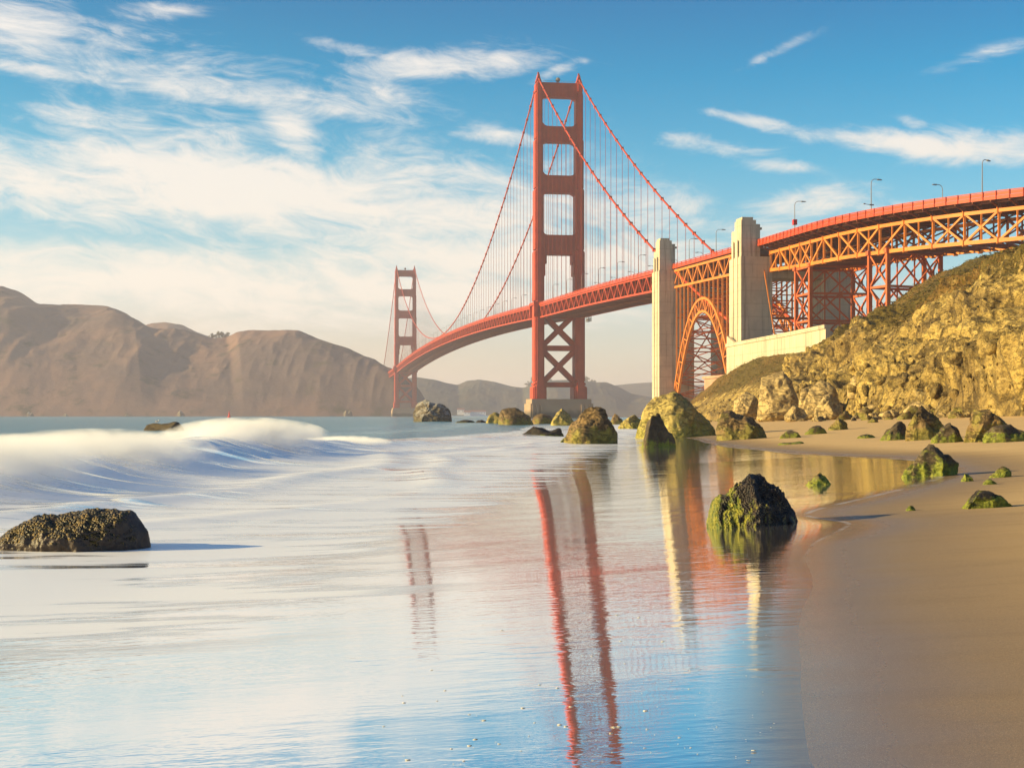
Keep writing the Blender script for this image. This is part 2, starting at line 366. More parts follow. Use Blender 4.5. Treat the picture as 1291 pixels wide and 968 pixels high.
EDGE = [(1015, 968), (1012, 930), (1008, 860), (1012, 800), (1020, 740), (1015, 705), (1030, 685), (1068, 668), (1078, 660), (1012, 651), (1030, 643), (1120, 622), (1180, 604), (1200, 592), (1170, 582), (1120, 577), (1000, 571), (930, 565), (890, 557)]
ew = [ground(*e) for e in EDGE]
EY = np.array([0.]+[e[1] for e in ew]+[200, 900]); EX = np.array([2.2]+[e[0] for e in ew]+[xs(200)+1.5, xs(900)+3])
o_ = np.argsort(EY); EY = EY[o_]; EX = EX[o_]
_ky = np.geomspace(1, 1000, 4000); _kx = np.interp(_ky-1, EY, EX); _kx = np.convolve(np.pad(_kx, 25, 'edge'), np.hanning(51)/np.hanning(51).sum(), 'valid')
def xf(y): return np.interp(np.asarray(y, float), _ky-1, _kx)

def fan(y0, y1, nr, a0, a1, nc, apex=-12.0):
    ys = np.geomspace(y0-apex, y1-apex, nr)+apex; a = np.linspace(-1, 1, nc); a = np.where(a < 0, -a0*(-a)**1.4*-1*-1, a1*a**1.4) if False else np.interp(a, [-1, -0.55, 0.55, 1], [a0, -0.42, 0.42, a1])
    Y, A = np.meshgrid(ys, a, indexing='ij'); X = A*(Y-apex)
    i = np.arange(nr*nc).reshape(nr, nc)
    Fc = np.stack([i[:-1, :-1].ravel(), i[:-1, 1:].ravel(), i[1:, 1:].ravel(), i[1:, :-1].ravel()], 1)
    return X.ravel(), Y.ravel(), Fc

# sand
X, Y, Fc = fan(-6, 700, 520, -1.2, 1.6, 420)
P = np.stack([X, Y, X*0], 1)
Z = zsand(X, Y)
Z += 0.012*fbm(P*np.array([.25, .5, 1]), 3, 3)*sstep(X-xf(Y), 0, 2.0)*np.clip(Y/30, .2, 3)
Z += 0.05*fbm(P*0.12, 3, 9)*sstep(X-xf(Y), 1, 8)
wet = X-xf(Y)
m, t = material('sand'); p = pos(t)
at = t.n('ShaderNodeAttribute', attribute_name='wet').outputs['Fac']
n = t.noise(scaled(t, p, .5, 1.3, 1), 0.35, 6, 0.6); n2 = t.noise(p, 60, 4, 0.75); n3 = t.noise(scaled(t, p, 0.25, 1, 1), 2.0, 5, 0.6)
wt = t.m('ADD', at, t.m('MULTIPLY', t.m('SUBTRACT', n, 0.5), 1.2))
k = t.mix(t.ss(wt, 0.2, 5.0), t.col(0.20, 0.13, 0.072), t.col(0.60, 0.41, 0.20))
k = t.mix(t.m('MULTIPLY', t.ss(n3, 0.45, 0.7), 0.35), k, t.mix(0.5, k, t.col(0.12, 0.07, 0.03)))
n9 = t.noise(p, 170, 2, .8)
k = t.mix(t.m('MULTIPLY', t.ss(n2, 0.48, 0.75), 0.5), k, t.col(0.07, 0.045, 0.03))
k = t.mix(t.m('MULTIPLY', t.ss(n9, 0.52, 0.7), 0.5), k, t.col(0.62, 0.48, 0.3))
df = t.n('ShaderNodeBsdfDiffuse'); t.put(df, 0, k)
gl = t.n('ShaderNodeBsdfGlossy'); gl.inputs[0].default_value = (.9, .9, .9, 1); t.put(gl, 'Roughness', t.ss(wt, 0.0, 1.2, 0.16, 0.55))
bm_ = t.n('ShaderNodeBump'); bm_.inputs['Strength'].default_value = 0.6; bm_.inputs['Distance'].default_value = 0.02
t.put(bm_, 'Height', t.m('ADD', t.m('MULTIPLY', n2, 0.25), n3)); t.put(df, 'Normal', bm_.outputs[0])
mx = t.n('ShaderNodeMixShader'); t.put(mx, 0, t.m('ADD', t.ss(wt, -0.3, 1.3, 0.20, 0.0), t.ss(wt, 0.0, 3.0, 0.12, 0.02)))
t.t.links.new(df.outputs[0], mx.inputs[1]); t.t.links.new(gl.outputs[0], mx.inputs[2]); finish(t, mx.outputs[0]); SAND = m
tag(meshobj('beach', np.stack([X, Y, Z], 1), Fc, SAND, None, True, {'wet': wet}), kind='structure')

# sea with the thin sheet of run-up water on the sand
X, Y, Fc = fan(-8, 9000, 900, -1.3, 1.3, 560)
P = np.stack([X, Y, X*0], 1)
edge_n = 0.05*vn(P*np.array([0, .35, 1]), 4)
dE = (xf(Y)+edge_n*np.clip(Y/12, .5, 4))-X
zs = zsand(X, Y)+np.where(dE > -1, np.minimum(0.010*dE, .005), -0.01+(dE+1)*.05)
k_ = 0.10
Z = 0.5*(zs+0+np.sqrt(zs*zs+k_*k_))
Z = np.where(dE < 0.4, zs+(Z-zs)*sstep(dE, 0.0, .4), Z)
xb = np.interp(Y, [0, 10, 14, 18, 27, 42, 58, 95, 140, 400], [-3.6, -3.4, -3.2, -2.9, -1.4, .3, 2.3, 7, 12, 45])
seaw = sstep(xs(Y)-X, 0.5, 6)
# the breaker: a crest line running away from the viewer
CRY = [-10, 20, 30, 38, 46, 60, 75, 90, 110, 140, 200]
CRX = [-30, -21.5, -17.5, -15.5, -14.6, -13.9, -13.6, -10.5, -4.5, 1, 8]
CRH = [0.6, 0.75, 0.85, 1.0, 0.9, 0.9, 1.2, 0.5, 0.28, 0.2, 0.1]
cx = np.interp(Y, CRY, CRX); chh = np.interp(Y, CRY, CRH)
cx = cx+0.9*vn(P*np.array([0, .08, 1]), 21); chh = chh*(1+0.20*vn(P*np.array([0, .16, 1]), 22))
dc = X-cx
prof = np.where(dc > 0, np.exp(-(dc/2.6)**2)*0.82+np.exp(-(dc/5.5)**2)*0.18, np.exp(-(dc/5.5)**2))
Z = Z+chh*prof*(1+0.13*fbm(P*np.array([.8, .35, 1]), 4, 30))*seaw
# smaller lines of white water nearer the sand, and swell outside
for (off, amp, wd, sd) in ((7.5, .16, .9, 41), (11.0, .10, .7, 43), (-14, .35, 3.5, 44), (-30, .3, 5, 45)):
    c2 = cx+off+1.5*vn(P*np.array([0, .05, 1]), sd)
    Z = Z+amp*np.exp(-((X-c2)/wd)**2)*seaw*(0.6+0.4*vn(P*np.array([.1, .12, 1]), sd+9))*sstep(Y, 15, 30)
Z = Z+0.05*fbm(P*np.array([.10, .42, 1]), 3, 52)*sstep(xb-X, -1, 3)*sstep(Y, 12, 22)*np.clip(Y/40, .5, 1.6)*sstep(Y, 300, 120)
Z = Z+0.03*fbm(P*np.array([.25, .9, 1]), 4, 50)*seaw*np.clip(Y/30, .3, 1)*sstep(Y, 1500, 300)
foam = 0.66*np.exp(-np.maximum(0, np.abs(dc-1.0)-3.5)**2/8)*np.clip(chh*1.6, 0, 1)*sstep(Y, 260, 120)      # on the breaker
inner = sstep(dc, 0, 3)*sstep(Y, 15.5, 24)*sstep(xs(Y)+5-X, 0.5, 6)*sstep(Y, 420, 150)*0.72                                   # white wash between breaker and sand
inner = inner*(1-0.25*sstep(Y, 60, 160))
inner = 0.66*sstep(dc, 0, 2)*sstep(Y, 11, 20)*sstep(xb-X, -1.2-.02*Y, 2.2+.01*Y)*sstep(Y, 520, 200)
foam = np.maximum(foam, inner)
foam = np.maximum(foam, 0.46*sstep(Y, 6.5, 12)*sstep(xb-X, -.9, 1.8)*sstep(Y, 420, 150))
foam = np.maximum(foam, 1.0*np.exp(-((X+5.6)/3.4)**2-((Y-17.5)/4.8)**2))
foam = np.where(dc < -6, np.maximum(0, 0.15*np.exp(-((dc+20)/6)**2)), foam)
deep = sstep(-dc, 3, 9)
deep = np.maximum(deep, sstep(Y, 110, 260))
m, t = material('sea_water'); p = pos(t)
af = t.n('ShaderNodeAttribute', attribute_name='foam').outputs['Fac']; ad = t.n('ShaderNodeAttribute', attribute_name='deep').outputs['Fac']; ae = t.n('ShaderNodeAttribute', attribute_name='edge').outputs['Fac']
py_ = t.sep(p)[1]; px_ = t.sep(p)[0]
wz = t.noise(scaled(t, p, .12, .12, .12), 1, 2)
pw = t.vm('ADD', p, t.vm('MULTIPLY', t.xyz(0, wz, 0), (0, 3, 0)))
s1 = t.noise(scaled(t, pw, 0.16, 0.9, 0.5), 1.0, 7, 0.62, .3); s2 = t.noise(scaled(t, pw, 0.5, 3.4, 1), 1.0, 6, 0.6)
fm = t.m('ADD', af, t.m('ADD', t.m('MULTIPLY', t.m('SUBTRACT', s1, 0.5), 3.2), t.m('MULTIPLY', t.m('SUBTRACT', s2, 0.5), 1.3)))
fm = t.ss(fm, 0.10, 0.68)
fm = t.m('MULTIPLY', fm, t.ss(af, 0.02, 0.25))
e1_ = t.m('ABSOLUTE', t.m('SUBTRACT', ae, t.m('MULTIPLY', t.ss(py_, 10, 40), .10)))
line = t.m('MULTIPLY', t.ss(e1_, t.m('MULTIPLY', t.ss(py_, 10, 45), .34), 0.0), t.m('MULTIPLY', t.ss(py_, 15, 22, 0, .25), t.ss(s1, .36, .6)))
fm = t.m('MAXIMUM', fm, line)
wcol = t.mix(ad, t.col(0.20, 0.195, 0.215), t.col(0.12, 0.26, 0.28))
wcol = t.mix(t.ss(ae, 0.1, 1.2), t.col(0.16, 0.105, 0.057), wcol)
k = t.mix(fm, wcol, t.col(0.90, 0.89, 0.90))
# ripples
r1 = t.noise(scaled(t, p, 3.0, 6.5, 1), 1.0, 3, 0.55); r2 = t.noise(scaled(t, p, 6, 30.0, 1), 1.0, 3, 0.6); r3 = t.noise(scaled(t, p, .25, .5, 1), 1.0, 5, 0.65)
rpatch = t.ss(t.noise(scaled(t, p, .35, .9, 1), 1.0, 3), .35, .65, .0008, .0040)
hsm = t.m('ADD', t.m('MULTIPLY', r1, rpatch), t.m('MULTIPLY', r2, 0.0004))
hh = t.m('ADD', hsm, t.m('MULTIPLY', t.m('MULTIPLY', r3, ad), 0.5))
b = t.n('ShaderNodeBump'); b.inputs['Strength'].default_value = 1.0; b.inputs['Distance'].default_value = 1.0; t.put(b, 'Height', hh)
df = t.n('ShaderNodeBsdfDiffuse'); t.put(df, 0, k)
gl = t.n('ShaderNodeBsdfGlossy'); gl.inputs[0].default_value = (0.97, 0.97, 0.97, 1)
t.put(gl, 'Roughness', t.m('ADD', t.m('MULTIPLY', fm, 0.35), t.m('ADD', t.ss(ae, 0.0, 0.6, 0.13, 0.006), t.m('MULTIPLY', ad, 0.12)))); t.put(gl, 'Normal', b.outputs[0])
gf = t.mix(fm, t.xyz(0.94, 0.94, 0.94), t.xyz(0.30, 0.30, 0.30))
gf2 = t.m('MULTIPLY', t.sep(gf)[0], t.m('SUBTRACT', 1.0, t.m('MULTIPLY', ad, 0.45)))
gf2 = t.m('MULTIPLY', gf2, t.ss(ae, 0.0, 0.6, 0.33, 1.0)); mx = t.n('ShaderNodeMixShader'); t.put(mx, 0, gf2)
t.t.links.new(df.outputs[0], mx.inputs[1]); t.t.links.new(gl.outputs[0], mx.inputs[2]); finish(t, mx.outputs[0]); SEA = m
tag(meshobj('sea', np.stack([X, Y, Z], 1), Fc, SEA, None, True, {'foam': foam, 'deep': deep, 'edge': dE}), kind='structure')

# ground sheet under everything, out to the horizon
bpy_v = [(-9000, -400, -6), (9000, -400, -6), (9000, 9500, -6), (-9000, 9500, -6)]
tag(meshobj('seabed', bpy_v, [(0, 1, 2, 3)], SAND, None, False), kind='structure')

# ------------------------------------------------------------------ cliff
# toe and crest of the bluff, in world metres, from the bridge foot to well right of the view
TOE = [(60, 560, 1.0), (63, 490, 2.0), (59, 410, 1.6), (55, 350, 1.5), (52, 290, 1.6), (49.5, 250, 1.6), (47.5, 215, 1.7), (46, 180, 1.8), (45.5, 145, 2.0), (48, 100, 2.3), (58, 40, 3)]
TOP = [(74, 575, 11), (84, 498, 23.4), (101, 422, 27.2), (103, 376, 35.0), (103, 322, 36.6), (105, 285, 35.0), (106, 245, 32.0), (106, 205, 31.0), (106, 165, 31.0), (108, 120, 31), (116, 60, 31)]
def curve(pts, n):
    a = np.array(pts, float); s = np.linspace(0, len(a)-1, n); i = np.clip(s.astype(int), 0, len(a)-2); f = (s-i)[:, None]
    p0 = a[np.clip(i-1, 0, None)]; p1 = a[i]; p2 = a[i+1]; p3 = a[np.clip(i+2, None, len(a)-1)]
    return 0.5*((2*p1)+(-p0+p2)*f+(2*p0-5*p1+4*p2-p3)*f*f+(-p0+3*p1-3*p2+p3)*f**3)
nu, nv = 1500, 250
A = curve(TOE, nu); B = curve(TOP, nu)
uu, vv = np.meshgrid(np.arange(nu), np.linspace(0, 1.35, nv), indexing='ij'); vv = vv.ravel(); uu = uu.ravel()
a = A[uu]; b = B[uu]; vc = np.minimum(vv, 1)
U = uu/(nu-1)
hp = vc-0.05*np.sin(vc*math.pi)*sstep(U, .5, .3)+0.11*np.sin(vc*math.pi)*sstep(U, .42, .62)-0.06*np.sin(vc*2*math.pi)*sstep(U, .3, .6)             # steeper foot, rounder brow
PP = np.stack([a[:, 0]+(b[:, 0]-a[:, 0])*vv, a[:, 1]+(b[:, 1]-a[:, 1])*vv, a[:, 2]+(b[:, 2]-a[:, 2])*hp], 1)
PP[:, 2] -= np.maximum(vv-1, 0)*10
PP[:, 2] -= sstep(vv, 0.03, 0.0)*1.5
nrm = np.stack([-(0.66)*np.ones(len(PP)), -0.25*np.ones(len(PP)), 0.7*np.ones(len(PP))], 1)
env = sstep(vc, 0.0, 0.10)*(1-0.97*sstep(vc, 0.66, 0.97))*(0.30+0.70*sstep(U, .2, .36))
far = sstep(U, 0.03, 0.30)
big = fbm(PP*np.array([.045, .022, .03]), 3, 60, ridge=True)
crag = fbm((PP@np.array([[.8, .2, .5], [-.3, .95, 0], [-.5, .1, .85]]))*np.array([.12, .085, .12]), 5, 61, 0.55, ridge=True)
d1, e1, v1 = cell(PP*np.array([.075, .05, .10])+.30*np.stack([crag, big, crag], 1), 62)
fine = fbm(PP*0.45, 4, 63, .6, True)
d2, e2, v2 = cell(PP*np.array([.3, .22, .38])+.5*np.stack([fine, crag, fine], 1), 68)
rocky = np.clip(sstep(0.35+0.5*fbm(PP*0.03, 2, 64)+0.55*(1-vc)*1.0, 0.35, 0.75), 0, 1)
disp = env*(4.6*big+rocky*(2.6*crag+6.5*(v1-.5)*sstep(e1, 0, .3)-.6*sstep(e1, .12, 0))+0.55*fine+rocky*1.7*(v2-.5)*sstep(e2, 0, .25))
disp *= (0.45+0.55*far)
PP = PP+nrm*disp[:, None]
PP[:, 2] += 0.6*fbm(PP*0.1, 4, 65)*sstep(vc, .7, 1)
veg = np.clip(sstep(vc, 0.15, 0.70)*1.0+0.35*fbm(PP*0.05, 3, 66)-0.25*rocky*sstep(U, .3, .5)+0.12*(1-far), 0, 1)
i = np.arange(nu*nv).reshape(nu, nv)
Fc = np.stack([i[:-1, :-1].ravel(), i[1:, :-1].ravel(), i[1:, 1:].ravel(), i[:-1, 1:].ravel()], 1)
cl = meshobj('cliff', PP, Fc, CLIFF, None, False, {'veg': veg})
tag(cl, kind='structure')
cliffP = PP.reshape(nu, nv, 3); cliffV = veg.reshape(nu, nv)

# broken rock lying over the face of the bluff
Vq, Fq = ico(2); n_v = len(Vq); VS = []; FS = []
shapes = []
for k in range(10):
    q = Vq.copy()
    for j in range(7):
        nn_ = rng.normal(size=3); nn_ /= np.linalg.norm(nn_); q -= nn_[None, :]*np.maximum(q@nn_-rng.uniform(.45, .8), 0)[:, None]
    shapes.append(q*np.array([1.2, .9, .7]))
pick = np.argwhere(cliffV[90:1250, 4:200] < 0.62)+np.array([90, 4]); pick = pick[rng.integers(0, len(pick), 3200)]
for c_, (iu, iv) in enumerate(pick):
    q = shapes[c_ % 10]; sz = (.08+.42*rng.random()**5)*(1.5+.8*rng.random() if iv < 34 else 1)
    R_, _ = np.linalg.qr(rng.normal(size=(3, 3))); VS.append((q@R_)*sz+cliffP[iu, iv]+np.array([-.25, -.1, .1])*sz); FS.append(Fq+c_*n_v)
VS = np.concatenate(VS)
tag(meshobj('scree', VS, np.concatenate(FS), CLIFF, None, False, {'veg': np.zeros(len(VS))}), 'broken rock and rubble scattered over the face of the bluff', 'rubble', kind='stuff')

# low scrub on the bluff
m, t = material('scrub_leaves'); p = pos(t)
n = t.noise(p, 0.15, 4); n2 = t.noise(p, 3, 2)
k = t.ramp(t.m('ADD', t.m('MULTIPLY', n, .7), t.m('MULTIPLY', n2, .3)), [(0.36, (0.03, 0.035, 0.008)), (0.5, (0.09, 0.08, 0.014)), (0.62, (0.16, 0.11, 0.03))])
finish(t, principled(t, k, 0.9, spec=.1)); SCRUB = m
V = []; Fl = []
cand = np.argwhere(cliffV[100:, 22:200] > 0.55)+np.array([100, 22])
sel = cand[rng.integers(0, len(cand), 22000)]
base_p = cliffP[sel[:, 0], sel[:, 1]]
for q in base_p:
    r = 0.22+0.5*rng.random()**2
    for k2 in range(3):
        c = q+np.array([rng.normal()*r*.7, rng.normal()*r*.7, 0.1*r])
        dirs = rng.normal(size=(3, 3)); dirs /= np.linalg.norm(dirs, axis=1)[:, None]; dirs[:, 2] = np.abs(dirs[:, 2])*.8
        n0 = len(V); V += list(c+dirs*r*.7); Fl.append((n0, n0+1, n0+2))
tag(meshobj('scrub', np.array(V), np.array(Fl), SCRUB), 'low brown green scrub growing over the bluff below the bridge', 'scrub', kind='stuff')

# ------------------------------------------------------------------ distant hills
def hills(name, ridge_px, Yr, Yf, mat, seed, amp, ground_z=0, nu=500, nv=120, ylow=None):
    a = np.array(ridge_px, float); xs_ = np.linspace(a[0, 0], a[-1, 0], nu)
    ry = np.interp(xs_, a[:, 0], a[:, 1]); dist = np.interp(xs_, a[:, 0], a[:, 2]) if a.shape[1] > 2 else np.full(nu, Yr)
    k = np.ones(5)/5; ry = np.convolve(np.pad(ry, 2, 'edge'), k, 'valid')
    rx = (xs_-CX)/F*dist; rz = (HY-ry)/F*dist+CZ
    v = np.linspace(0, 1.8, nv); Xg = []; 
    V0, U0 = np.meshgrid(v, np.arange(nu))
    U0 = U0.ravel(); V0 = V0.ravel(); vc = np.minimum(V0, 1)
    yf = Yf+0.0*U0; fx = rx[U0]*(yf/dist[U0])*0.97
    Px = fx+(rx[U0]-fx)*V0; Py = yf+(dist[U0]-yf)*V0
    Pz = rz[U0]*np.sin(vc*math.pi/2)**0.85
    Pz = Pz-(np.maximum(V0-1, 0))*rz[U0]*.9
    P = np.stack([Px, Py, Pz], 1)
    g = fbm(np.stack([Px*.004, Py*.0016, Px*0], 1), 5, seed, .55, ridge=True)
    env = np.sin(np.clip(vc, 0, 1)*math.pi)**.8
    P[:, 2] += env*amp*g-env*amp*.3
    P[:, 2] += 1.5*fbm(P*.03, 3, seed+4)
    P[:, 2] = np.where(V0 == 0, -3, P[:, 2])
    i = np.arange(nu*nv).reshape(nu, nv)
    Fc = np.stack([i[:-1, :-1].ravel(), i[1:, :-1].ravel(), i[1:, 1:].ravel(), i[:-1, 1:].ravel()], 1)
    return tag(meshobj(name, P, Fc, mat, None, True), kind='structure')
hills('headland_hills', [(-260, 330, 3300), (-100, 345, 3200), (0, 362, 3100), (25, 370, 3100), (47, 383, 3050), (100, 385, 3050), (135, 386, 3000), (150, 392, 2950), (165, 400, 2900), (187, 413, 2900), (205, 416, 2900), (245, 424, 2850), (268, 428, 2800), (285, 428, 2800), (297, 420, 2750), (320, 416, 2750), (375, 417, 2700), (400, 427, 2650), (440, 440, 2600), (470, 455, 2550), (492, 467, 2500), (512, 478, 2480), (528, 492, 2450), (538, 510, 2450), (546, 523, 2450)], 3000, 2330, HILL, 80, 24)
hills('back_hill', [(120, 440, 4000), (170, 415, 4000), (190, 409, 4000), (207, 407, 4000), (228, 411, 4000), (245, 419, 4000), (262, 425, 4000), (300, 440, 4000)], 4000, 3300, HILL, 90, 20, nu=160, nv=60)
hills('far_shore_hills', [(480, 480, 4600), (528, 477, 4600), (548, 479, 4600), (562, 483, 4600), (577, 486, 4700), (588, 481, 4700), (604, 479, 4600), (625, 482, 4600), (645, 487, 4500), (660, 489, 4500), (672, 483, 4300), (700, 480, 4300), (725, 479, 4300), (750, 483, 4300), (765, 483, 4300), (782, 489, 4300), (795, 496, 4300), (830, 503, 4200), (880, 508, 4200)], 4500, 3700, HILL2, 95, 16, nu=420, nv=80)
hills('distant_ridge', [(700, 500, 6500), (770, 487, 6500), (800, 484, 6500), (830, 482, 6500), (860, 485, 6500), (900, 486, 6500), (960, 490, 6500), (1100, 495, 6500), (1400, 498, 6500)], 6500, 5400, HILL2, 97, 10, nu=240, nv=50)

# ------------------------------------------------------------------ bridge
T0 = Vector((31, 980, 0)); DN = Vector((-0.1516, 0.98844, 0)); DE = Vector((0.98844, 0.1516, 0))
def Bp(t, o, z): return T0+DN*t+DE*o+Vector((0, 0, z))
def zrail(t):
    if t > 1280: return 76.5-(t-1280)*0.02
    if t >= 0: return 76.5+11.0*(1-((t-640)/640)**2)
    return float(np.interp(t, [-520, -457, -343, -260, -160, 0], [63.0, 64.2, 67.2, 70, 73, 76.5]))
bridge = tag(empty('suspension_bridge', Bp(0, 0, 0)), 'long red orange suspension bridge crossing the strait from the cliff to the headland', 'bridge')
def bpart(mb, name, mat, parent=bridge, smooth=False, loc=None):
    o = mb.build(name, mat, None, smooth)
    o.data.transform(__import__('mathutils').Matrix.Translation(-bridge_origin)); o.parent = parent
    return o
bridge_origin = Vector(bridge.location)

def tboxB(mb, t0, t1, o0, o1, z0, z1):
    mb.hexa([Bp(t0, o0, z0), Bp(t0, o1, z0), Bp(t1, o1, z0), Bp(t1, o0, z0), Bp(t0, o0, z1), Bp(t0, o1, z1), Bp(t1, o1, z1), Bp(t1, o0, z1)])
def prismB(mb, t0, t1, poly):
    """polygon in (offset, z), extruded along the bridge"""
    n = len(poly); mb.add([Bp(t0, o, z) for o, z in poly]+[Bp(t1, o, z) for o, z in poly],
        [tuple(range(n)), tuple(range(2*n-1, n-1, -1))]+[(i, i+n, (i+1) % n+n, (i+1) % n) for i in range(n)])

def tower(t):
    tw = empty('tower', (0, 0, 0), bridge)
    secs = [(12.6, 22, 9.0, 17.5), (22, 24.5, 7.6, 16), (24.5, 78, 6.6, 14.6), (78, 112, 6.5, 14.0), (112, 153, 6.0, 13.0), (153, 186, 5.4, 12.0), (186, 217, 4.8, 11.0), (217, 223.5, 4.4, 10.2)]
    for sd in (-1, 1):
        mb = MB(); c = sd*13.7
        for z0, z1, wd, dp in secs:
            tboxB(mb, t-dp/2, t+dp/2, c-wd*.28, c+wd*.28, z0, z1)
            tboxB(mb, t-dp/2+.9, t+dp/2-.9, c-wd*.42, c+wd*.42, z0, z1-.8)
            tboxB(mb, t-dp/2+2.1, t+dp/2-2.1, c-wd*.5, c+wd*.5, z0, z1-1.6)
        bpart(mb, 'tower_leg', ORANGE, tw)
        mb = MB()
        prismB(mb, t-2.6, t+2.6, [(c-2.0, 223.5), (c+2.0, 223.5), (c+1.1, 226), (c+.45, 228.8), (c-.45, 228.8), (c-1.1, 226)])
        tboxB(mb, t-.5, t+.5, c-.5, c+.5, 228.8, 230.3)
        bpart(mb, 'cable_saddle', ORANGE, tw)
    # portal struts with rounded openings
    def strut(z0, z1, hw, dp, r, steps=False, up=True):
        def fil(zc, sgn, side, rr):
            # concave quarter round between leg and strut
            pts = []
            for k in range(7):
                a = math.pi/2*k/6
                pts.append((side*(hw-rr+rr*math.sin(a)), zc+sgn*(rr-rr*math.cos(a))))
            return pts
        mb = MB(); poly = []
        rb = r; rt = r if up else 0.01
        bl = fil(z0, -1, -1, rb); br = fil(z0, -1, 1, rb); tr = fil(z1, 1, 1, rt); tl = fil(z1, 1, -1, rt)
        # quads strips keep the faces simple: centre band, then fillet wedges
        tboxB(mb, t-dp/2, t+dp/2, -hw, hw, z0, z1)
        for arc, zc in ((bl, z0), (br, z0), (tr, z1), (tl, z1)):
            sgn = -1 if zc == z0 else 1; side = 1 if arc[0][0] > 0 else -1
            if (sgn == 1 and not up): continue
            for k in range(6):
                (o0, a0), (o1, a1) = arc[k], arc[k+1]
                q = [(o0, zc), (o1, zc), (o1, a1), (o0, a0)]
                prismB(mb, t-dp/2+.05, t+dp/2-.05, q)
        if steps:   # stepped haunches of the lowest opening
            for side in (-1, 1):
                for k, (wd, hh) in enumerate(((2.6, 6), (1.7, 14), (.9, 24))):
                    tboxB(mb, t-dp/2+.1*k+.1, t+dp/2-.1*k-.1, *sorted((side*(hw-wd), side*hw)), z0-hh, z0-.02)
        nr = 9
        for k in range(nr):     # fluting
            o = -hw+2.2+(2*hw-4.4)*k/(nr-1)
            for s_ in (-1, 1):
                tboxB(mb, t+s_*dp/2-.28, t+s_*dp/2+.28, o-.38, o+.38, z0+.8, z1-.8)
        return bpart(mb, 'portal_strut', ORANGE, tw)
    strut(108.6, 121.7, 11.2, 8.5, 3.4, steps=True)
    strut(149.7, 161.3, 11.4, 8.0, 4.0)
    strut(183.4, 194.0, 11.7, 7.5, 4.2)
    strut(213.5, 223.0, 12.0, 7.0, 4.2, up=False)
    # bracing below the deck
    mb = MB()
    for z0, z1 in ((44.8, 48.2), (20.6, 23.8)): tboxB(mb, t-4, t+4, -11.0, 11.0, z0, z1)
    tboxB(mb, t-4, t+4, -11.0, 11.0, 66, 70)
    for z0, z1 in ((23.8, 44.8), (48.2, 69)):
        for s_ in (-1, 1):
            mb.bar(Bp(t, -10.8*s_, z0), Bp(t, 10.8*s_, z1), 7.0+.1*s_, 3.1, up=DN.cross(Vector((0, 0, 1))))
        tboxB(mb, t-3.9, t+3.9, -2.2, 2.2, (z0+z1)/2-2.4, (z0+z1)/2+2.4)
    # orient bars by hand: flat plates along the bridge direction
    bpart(mb, 'cross_bracing', ORANGE, tw)
    mb = MB()
    tboxB(mb, t-13, t+13, -21, 21, -4, 9.5); tboxB(mb, t-12, t+12, -20, 20, 9.5, 12.6)
    for o in (-19.2, -16.4, -13.6, 13.6, 16.4, 19.2): tboxB(mb, t-14, t+14, o-.8, o+.8, -4, 8.8)
    bpart(mb, 'pier', PIER, tw)
    mb = MB()
    for o in np.arange(-11, 11.1, 2.2): mb.bar(Bp(t-3, o, 223), Bp(t-3, o, 224.2), .15)
    mb.bar(Bp(t-3, -11, 224.1), Bp(t-3, 11, 224.1), .15)
    bpart(mb, 'top_railing', GREY, tw)
    mb = MB(); ctr = Bp(t, -0.4, 225.6)
    V = []; Fb = []
    for i in range(9):
        for k in range(14):
            th = math.pi*i/8; ph = 2*math.pi*k/14; V.append(ctr+Vector((math.sin(th)*math.cos(ph), math.sin(th)*math.sin(ph), math.cos(th)))*1.6)
    for i in range(8):
        for k in range(14): Fb.append((i*14+k, (i+1)*14+k, (i+1)*14+(k+1) % 14, i*14+(k+1) % 14))
    mb.add(V, Fb); mb.bar(Bp(t, -.4, 223), Bp(t, -.4, 224.6), .8)
    bpart(mb, 'beacon', GREY, tw)
    # balcony collar where the deck passes the legs
    zr = zrail(t)
    for sd in (-1, 1):
        mb = MB(); c = sd*13.7
        tboxB(mb, t-9.5, t+9.5, min(c+sd*.1, c+sd*4.6), max(c+sd*.1, c+sd*4.6), zr-1.6, zr+.2)
        for q in (-8.6, 8.6): tboxB(mb, t+q-1.0, t+q+1.0, min(c+sd*2.0, c+sd*4.4), max(c+sd*2.0, c+sd*4.4), zr-9.5, zr-1.6)
        bpart(mb, 'balcony', ORANGE, tw)
    return tw
tower(0.0); tower(1280.0)

CO = 13.7
def zcable(t):
    if t < 0: q = -t/343.0; return 226.8+(66.0-226.8)*q-4*9.5*q*(1-q)
    if t <= 1280: return 88.0+(226.8-88.0)*((t-640)/640)**2
    q = (t-1280)/343.0; return 226.8+(70-226.8)*q-4*9.5*q*(1-q)
for sd in (-1, 1):
    mb = MB()
    ts = list(np.linspace(-343, 0, 30))+list(np.linspace(0, 1280, 91))[1:]+list(np.linspace(1280, 1623, 20))[1:]
    mb.tube([Bp(t, sd*CO, zcable(t)) for t in ts], 0.52, 8)
    # from the pylon down to the anchorage behind the arch
    mb.tube([Bp(-343, sd*CO, 66), Bp(-400, sd*(CO-.5), 46), Bp(-452, sd*(CO-1), 29)], 0.6, 8)
    bpart(mb, 'main_cable', ORANGE, bridge, True)
sus = []
for sd in (-1, 1):
    for rngs in (np.arange(-343+15.24, -5, 15.24), np.arange(15.24, 1278, 15.24), np.arange(1280+15.24, 1615, 15.24)):
        for t in rngs:
            zb = zrail(t)-1.0; zt = zcable(t)
            if zt-zb > 1.0: sus.append((abs(t+100) if t < 0 else t, sd, t, zb, zt))
sus.sort(key=lambda q: (q[2] > 0, q[0]))
